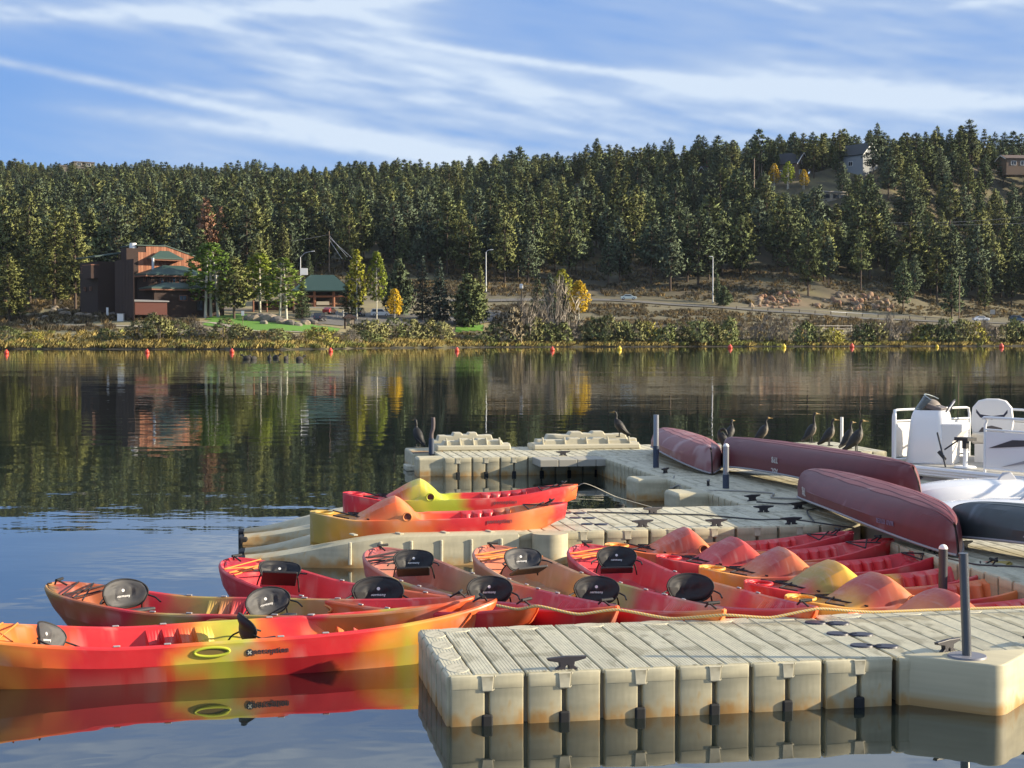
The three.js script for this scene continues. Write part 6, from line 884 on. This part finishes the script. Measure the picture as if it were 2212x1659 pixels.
whiteBoat('front white upturned hull tucked behind the blue-green canoe', [4.78, -17.5], [8.1, -18.1], DY + 0.01, 0.55);
// ---------------------------------------------------------------- pontoon boat at the right
{
  const e = new THREE.Vector2(0.52, 0.855).normalize(), o = [5.62, -23.2], turn = Math.atan2(-e.y, e.x);   // local x runs along the near side towards the viewer, local z = towards the dock side
  const B = thing('pontoon_boat', 'white pontoon boat with open gate, console and captain seat', 'pontoon boat', [o[0], 0, o[1]], turn);
  const white = M('gelcoat_white', 0.80, 0.79, 0.78, 0.25, { clearcoat: 0.6 }), alu = M('rail_white', 0.80, 0.80, 0.79, 0.35), vinyl = M('vinyl_cream', 0.60, 0.55, 0.46, 0.55), vinylWhite = M('vinyl_white', 0.74, 0.72, 0.69, 0.5), navyTrim = M('navy_vinyl', 0.02, 0.022, 0.045, 0.5), carpet = M('deck_carpet', 0.36, 0.345, 0.31, 0.95), skirt = M('pontoon_skirt', 0.42, 0.41, 0.39, 0.4);
  const DK = 0.52;
  for (const z of [-0.35, -2.0]) { const t = P(); t.cyl(0.3, 0.3, 6.2, 3.2, 0.12, z, 24, 0, 0, Math.PI / 2); t.put(new THREE.SphereGeometry(0.3, 20, 12), 0.1, 0.12, z); t.build('pontoon', M('pontoon_aluminium', 0.55, 0.56, 0.57, 0.35, { metalness: 0.7 }), B); }
  P().box(6.6, 0.05, 2.36, 3.2, DK - 0.03, -1.2).build('deck', carpet, B);
  P().rbox(6.7, 0.15, 0.07, 0.03, 3.2, DK - 0.06, 0).build('rub_rail', white, B); P().rbox(0.07, 0.15, 2.4, 0.03, -0.15, DK - 0.06, -1.2).build('rub_rail', white, B);
  const fl = P(); for (let i = 0; i < 3; i++) fl.rbox(6.7, 0.018, 0.02, 0.006, 3.2, DK - 0.10 + i * 0.04, 0.04); fl.build('rail_fluting', white, B);
  P().box(6.5, 0.17, 0.04, 3.2, DK - 0.21, -0.05).build('skirt', skirt, B);
  const lt = text('Qwest', 0.15, 0.004, fontSerif); { const m = new THREE.Matrix4().set(1, 0.25, 0, 0, 0, 1, 0, 0, 0, 0, 1, 0, 0, 0, 0, 1); lt.applyMatrix4(m); } P().put(lt, 0.78, DK - 0.21, -0.025).build('lettering', M('script_dark', 0.05, 0.05, 0.07, 0.6), B);
  // railings: tube frame with a panel below
  const fence = (x0, z0, x1, z1, h, panel) => { const F = new THREE.Group(); F.name = 'railing'; B.add(F); const L = Math.hypot(x1 - x0, z1 - z0); F.position.set(x0, DK, z0); F.rotation.y = Math.atan2(-(z1 - z0), x1 - x0); P().tube([[0, 0, 0], [0, h - 0.12, 0], [0.035, h - 0.03, 0], [0.12, h, 0], [L - 0.12, h, 0], [L - 0.035, h - 0.03, 0], [L, h - 0.12, 0], [L, 0, 0]], 0.02, 8, 70).build('frame_tube', alu, F); P().bar([0, h * 0.78, 0], [L, h * 0.78, 0], 0.016, 8).bar([0, 0.06, 0], [L, 0.06, 0], 0.016, 8).build('cross_tube', alu, F); P().box(L - 0.02, h * 0.66, 0.02, L / 2, h * 0.42, -0.005).build('panel', panel, F); return F; };
  fence(-0.02, -0.55, -0.02, -2.3, 0.80, white); fence(0.0, -0.55, 0.42, -0.14, 0.80, white);
  const side = fence(2.2, -0.12, 6.3, -0.12, 0.80, white); fence(0.2, -2.32, 6.3, -2.32, 0.80, white);
  P().ext([[0.08, 0.36], [0.5, 0.5], [2.4, 0.56], [2.4, 0.5], [0.9, 0.44]], 0.006, 0, 0, 0.012).build('dark_stripe', M('panel_dark', 0.05, 0.045, 0.05, 0.5), side); P().ext([[0.3, 0.1], [1.0, 0.3], [2.8, 0.36], [2.8, 0.31], [1.1, 0.25]], 0.006, 0, 0, 0.012).build('grey_stripe', M('panel_grey', 0.32, 0.30, 0.31, 0.5), side);
  // console
  { const C = new THREE.Group(); C.name = 'console'; B.add(C); C.position.set(0.5, DK, -0.8); C.rotation.y = 0.55; C.scale.set(0.88, 0.84, 0.88);
    const rows = []; for (let i = 0; i <= 18; i++) { const t = i / 18, y = 0.98 * t, w = 0.40 - 0.06 * Math.pow(t, 3), d = 0.36 - 0.05 * t, r = [], q = 1 - Math.pow(Math.max(0, t - 0.8) / 0.2, 2) * 0.12; for (let j = 0; j < 28; j++) { const a = j / 28 * 6.2832, ca = Math.cos(a), sa = Math.sin(a), k = Math.pow(Math.pow(Math.abs(ca), 5) + Math.pow(Math.abs(sa), 5), -1 / 5); r.push([ca * k * d * q + 0.04 * t, y, sa * k * w * q]); } rows.push(r); }
    const g = surface(rows, true), tp = rows[18], pos = []; for (let j = 0; j < 28; j++) pos.push(...tp[j], ...tp[(j + 1) % 28], 0.03, 0.985, 0); const cap = new THREE.BufferGeometry(); cap.setAttribute('position', new THREE.Float32BufferAttribute(pos, 3)); cap.computeVertexNormals();
    mesh('shell', toCreasedNormals(mergeGeometries([clean(g), clean(cap)]), 0.7), white, C);
    P().ext([[0.30, 0.0], [0.46, 0.0], [0.46, 0.42], [0.62, 0.62], [0.62, 0.72], [0.30, 0.72]], 0.66, 0, 0, -0.33, 0, 0, 0, 0.02).build('kneeboard', vinylWhite, C);
    P().rbox(0.3, 0.1, 0.52, 0.03, 0.12, 1.02, 0, 0, 0, -0.35).build('dashboard', M('dash_brown', 0.16, 0.13, 0.11, 0.4), C); P().put(new THREE.SphereGeometry(0.2, 18, 10, 0, 6.284, 0, 1.5), 0.02, 0.98, 0).build('dash_hood', M('dash_tan', 0.25, 0.21, 0.17, 0.5), C);
    const wr = []; for (let i = 0; i <= 10; i++) { const r = []; for (let j = 0; j <= 4; j++) { const a = lerp(-1.15, 1.15, i / 10); r.push([-0.26 - 0.02 * j + 0.30 * (1 - Math.cos(a)) + j * 0.065, 0.98 + j * 0.072 * (1 - 0.25 * a * a), Math.sin(a) * 0.34]); } wr.push(r); } mesh('windshield', surface(wr), M('smoked_acrylic', 0.22, 0.26, 0.26, 0.06, { transmission: 0.85, thickness: 0 }), C); P().tube(wr.map((r) => r[4]), 0.009, 6, 30).build('windshield_trim', M('trim_grey', 0.3, 0.36, 0.38, 0.4), C);
    const sw = new THREE.TorusGeometry(0.17, 0.013, 8, 30); sw.rotateY(Math.PI / 2); const st = P().put(sw, 0, 0, 0).geo(); const S = mesh('steering_wheel', st, navyTrim, C); S.position.set(0.36, 1.02, 0); S.rotation.z = -0.5; const sp = P(); for (let i = 0; i < 3; i++) { const a = i * 2.094; sp.bar([0, 0, 0], [0, Math.sin(a) * 0.165, Math.cos(a) * 0.165], 0.011, 6); } sp.build('spoke', alu, S);
  }
  { const C = new THREE.Group(); C.name = 'captain_seat'; B.add(C); C.position.set(0.95, DK, -1.7); C.rotation.y = 2.15; C.scale.setScalar(0.88);   // its back to the stern, facing the console
    P().rbox(0.5, 0.2, 0.62, 0.05, 0, 0.42, 0).build('cushion', vinyl, C); P().box(0.46, 0.33, 0.5, 0, 0.16, 0).build('pedestal', vinylWhite, C);
    P().ext([[-0.30, 0.45], [0.30, 0.45], [0.34, 0.7], [0.31, 0.95], [0.22, 1.06], [0.1, 1.09], [-0.1, 1.09], [-0.22, 1.06], [-0.31, 0.95], [-0.34, 0.7]], 0.1, 0.2, 0, 0, 0, -Math.PI / 2, 0, 0.03).build('seat_back', vinylWhite, C);
    P().ext([[-0.27, 0.93], [-0.2, 0.84], [0, 0.81], [0.2, 0.84], [0.27, 0.93], [0.27, 0.87], [0.2, 0.78], [0, 0.75], [-0.2, 0.78], [-0.27, 0.87]], 0.012, 0.078, 0, 0, 0, -Math.PI / 2, 0).build('navy_band', navyTrim, C); P().ext([[-0.24, 0.5], [0.24, 0.5], [0.17, 0.6], [0, 0.64], [-0.17, 0.6]], 0.012, 0.078, 0, 0, 0, -Math.PI / 2, 0).build('lumbar_patch', M('lumbar_brown', 0.10, 0.085, 0.08, 0.6), C);
  }
  { const S = new THREE.Group(); S.name = 'seat_post'; B.add(S); S.position.set(1.5, DK, -0.5); P().cyl(0.035, 0.035, 0.4, 0, 0.2, 0, 12).cyl(0.15, 0.17, 0.025, 0, 0.012, 0, 20).build('post_tube', alu, S); P().box(0.26, 0.05, 0.2, 0, 0.43, 0).box(0.08, 0.12, 0.06, 0.03, 0.35, 0.03).bar([-0.05, 0.42, 0.08], [-0.26, 0.26, 0.16], 0.012, 6).build('swivel_plate', M('swivel_black', 0.02, 0.02, 0.022, 0.5), S); }
  P().bar([1.02, DK + 0.5, -0.42], [1.46, DK + 0.03, -0.12], 0.014, 6).cyl(0.03, 0.025, 0.16, 1.32, DK + 0.18, -0.2, 8, 0.25, 0, 0.72).build('boat_hook', M('hook_black', 0.02, 0.02, 0.022, 0.5), B);
}
// ---------------------------------------------------------------- cormorants
function cormorant(label, p, facing, o = {}) {
  const s = (o.size ?? 1) * 0.82, neck = o.neck ?? 1, spine = [[-0.30, 0.045, 0.012, 0.03], [-0.22, 0.085, 0.026, 0.05], [-0.14, 0.15, 0.068, 0.075], [-0.06, 0.23, 0.112, 0.11], [0.01, 0.32, 0.12, 0.115], [0.055, 0.40, 0.096, 0.092], [0.08, 0.46, 0.05, 0.05]];
  const head = o.preen ? [[0.06, 0.50, 0.036, 0.035], [0.02, 0.53, 0.034, 0.032], [-0.03, 0.53, 0.036, 0.034], [-0.07, 0.50, 0.034, 0.03], [-0.10, 0.46, 0.016, 0.014], [-0.13, 0.41, 0.008, 0.007]] : [[0.082, 0.50, 0.036, 0.034], [0.075, 0.55 * neck + 0.005, 0.029, 0.028], [0.082, 0.60 * neck, 0.028, 0.027], [0.105, 0.645 * neck, 0.034, 0.031], [0.14, 0.655 * neck, 0.033, 0.03], [0.17, 0.65 * neck, 0.020, 0.018], [0.20, 0.648 * neck, 0.011, 0.010], [0.25, 0.644 * neck, 0.007, 0.007], [0.262, 0.632 * neck, 0.004, 0.004]];
  const all = [...spine, ...head], C = new THREE.CatmullRomCurve3(all.map((q) => new THREE.Vector3(q[0], q[1], (o.twist ?? 0) * Math.max(0, q[1] - 0.5)))), rows = [], N = 56;
  for (let i = 0; i <= N; i++) { const u = i / N, f = u * (all.length - 1), k = Math.min(all.length - 2, Math.floor(f)), t = f - k, rz = lerp(all[k][2], all[k + 1][2], t), ry = lerp(all[k][3], all[k + 1][3], t), c = C.getPoint(u), tg = C.getTangent(u); const nx = -tg.y, ny = tg.x, r = []; for (let j = 0; j < 16; j++) { const a = j / 16 * 6.2832; r.push([c.x + nx * Math.sin(a) * ry, c.y + ny * Math.sin(a) * ry, c.z + Math.cos(a) * rz]); } rows.push(r); }
  const g = closeEnds(surface(rows, true), rows); const breast = o.breast ?? 0.12;
  const pz = paint(g, (x, y, z) => { const n = fbm(x * 40, y * 40 + z * 30, 2), front = smooth(x - (y - 0.3) * 0.5, 0.03, 0.1) * smooth(y, 0.14, 0.24) * (1 - smooth(y, 0.56, 0.62)); let c = mix3([0.010, 0.009, 0.008], [breast * 1.25, breast, breast * 0.72], front * (0.5 + 0.6 * n)); if (y > 0.60 * neck && x > 0.125 && !o.preen) c = [0.26, 0.17, 0.05]; const q = 0.7 + 0.6 * n; return c.map((v) => v * q); });
  const L = thing('cormorant', label, 'bird', p, facing); L.scale.setScalar(s); mesh('body', pz, M('plumage', 1, 1, 1, 0.6, { vertexColors: true }), L);
  for (const sd of [-1, 1]) { const rw = []; for (let i = 0; i <= 10; i++) { const t = i / 10, r = []; for (let j = 0; j <= 5; j++) { const q = j / 5, x = lerp(0.05, -0.24, t), y = lerp(0.40, 0.10, t) - q * lerp(0.15, 0.03, t); r.push([x - q * 0.03, y, sd * (lerp(0.108, 0.035, t * t) + 0.012 * Math.sin(q * 3.1))]); } rw.push(r); } mesh('wing', surface(rw), M('wing_plumage', 0.011, 0.010, 0.009, 0.6), L); P().bar([-0.01, 0.21, sd * 0.045], [0.0, 0.02, sd * 0.05], 0.013, 6).rbox(0.11, 0.014, 0.06, 0.006, 0.03, 0.008, sd * 0.05).build('foot', M('foot_black', 0.02, 0.019, 0.018, 0.6), L); }
}
const onDeck = (u, v) => at(u, v, DY + 0.004);
cormorant('dark cormorant alone at the left corner of the far dock', onDeck(903, 966), 2.2, { breast: 0.05, size: 0.98 });
{ const p = W(5.9, 18.35, DY + 0.22); cormorant('cormorant facing left on the end of the right launch rail', [(1338 - 1106) * KU * -p[2], p[1], p[2]], Math.PI - 0.15, { breast: 0.04, size: 0.9 }); }
cormorant('hunched cormorant with tucked head above the pink canoe', onDeck(1561, 975), 2.6, { preen: true, breast: 0.08, size: 0.95 });
cormorant('cormorant with turned head just right of the hunched one', onDeck(1577, 958), 0.9, { neck: 0.93, breast: 0.16, size: 0.92 });
cormorant('cormorant standing by itself mid-row, facing right', onDeck(1648, 958), 0.15, { size: 0.96, breast: 0.2 });
cormorant('tall brown-necked cormorant, left of the right-hand four', onDeck(1752, 956), 0.35, { neck: 1.12, size: 0.98, breast: 0.26 });
cormorant('cormorant left of the thin white post', onDeck(1791, 963), 0.1, { size: 0.96, breast: 0.2 });
cormorant('pale-necked cormorant just right of the thin white post', onDeck(1832, 969), 0.5, { size: 0.94, breast: 0.3 });
cormorant('rightmost cormorant, nearest the pontoon boat', onDeck(1850, 976), 0.1, { size: 1.08, breast: 0.15 });
// ---------------------------------------------------------------- ropes
const ropeM = new THREE.MeshStandardMaterial({ name: 'braided_rope', map: texture(64, 16, (u, v) => { const s = ((u * 8 + v * 2) % 1); return s < 0.45 ? [0.86, 0.70, 0.36] : s < 0.6 ? [0.35, 0.25, 0.2] : [0.80, 0.74, 0.62]; }), roughness: 0.85 });
function rope(label, pts, r, mat) { const g = P().tube(pts, r, 6, pts.length * 10).geo(), uv = g.attributes.uv; for (let i = 0; i < uv.count; i++) uv.setX(i, uv.getX(i) * pts.length * 2.2); return tag(mesh('mooring_rope', g, mat ?? ropeM), label, 'rope'); }
rope('yellow braided rope tying the long kayak bows together', [[-0.12, 0.42, -11.34], [0.05, 0.40, -11.28], [0.20, 0.44, -11.2], [0.5, 0.385, -11.16], [0.8, 0.42, -11.16], [1.2, 0.36, -11.12], [1.6, 0.40, -11.05], [1.95, 0.375, -11.08], [2.32, 0.43, -11.14], [2.75, 0.385, -11.25], [3.3, 0.375, -11.4], [4.1, 0.37, -11.55], [5.2, 0.36, -11.75]], 0.011);
const darkRope = M('dark_rope', 0.06, 0.06, 0.062, 0.85), greyRope = M('grey_rope', 0.30, 0.29, 0.26, 0.85);
const cw = (s, t, y) => W(s, t, y);
rope('thin dark line lying along the middle dock', [cw(2.9, 8.3, DY + 0.012), cw(3.6, 8.0, DY + 0.012), cw(4.2, 7.75, DY + 0.012), cw(4.7, 7.2, DY + 0.012), cw(5.0, 6.85, DY + 0.05), cw(5.6, 6.5, DY - 0.02)], 0.009, darkRope);
rope('pale rope draped along the left edge of the canoe docks', [cw(5.25, 12.4, DY + 0.03), cw(5.08, 12.0, 0.22), cw(5.09, 11.6, 0.30), cw(5.08, 11.2, 0.16), cw(5.1, 10.7, 0.31), cw(5.5, 10.3, DY + 0.015), cw(5.9, 9.9, DY + 0.015), cw(5.7, 9.4, DY + 0.015), cw(6.1, 9.1, DY + 0.015)], 0.012, greyRope);
rope('white bow line from the rear kayak to the dock', [[0.72, 0.62, -17.85], [0.86, 0.72, -17.8], [1.02, 0.66, -17.9], [1.3, 0.5, -18.3], [1.75, 0.36, -18.4]], 0.0045, greyRope);
rope('dark line from the short post to the kayak sterns', [cw(4.95, 3.2, 0.5), cw(5.3, 3.1, 0.42), cw(5.7, 3.0, 0.4), cw(6.2, 2.4, DY + 0.02)], 0.009, darkRope);
rope('loose dark rope between cleats at the canoe bows', [cw(5.3, 8.9, DY + 0.02), cw(5.6, 8.6, DY + 0.02), cw(5.9, 8.75, DY + 0.02), cw(6.3, 8.4, DY + 0.02), cw(5.6, 7.9, DY + 0.02), cw(5.2, 6.7, DY + 0.03)], 0.01, darkRope);
renderer.render(scene, camera);
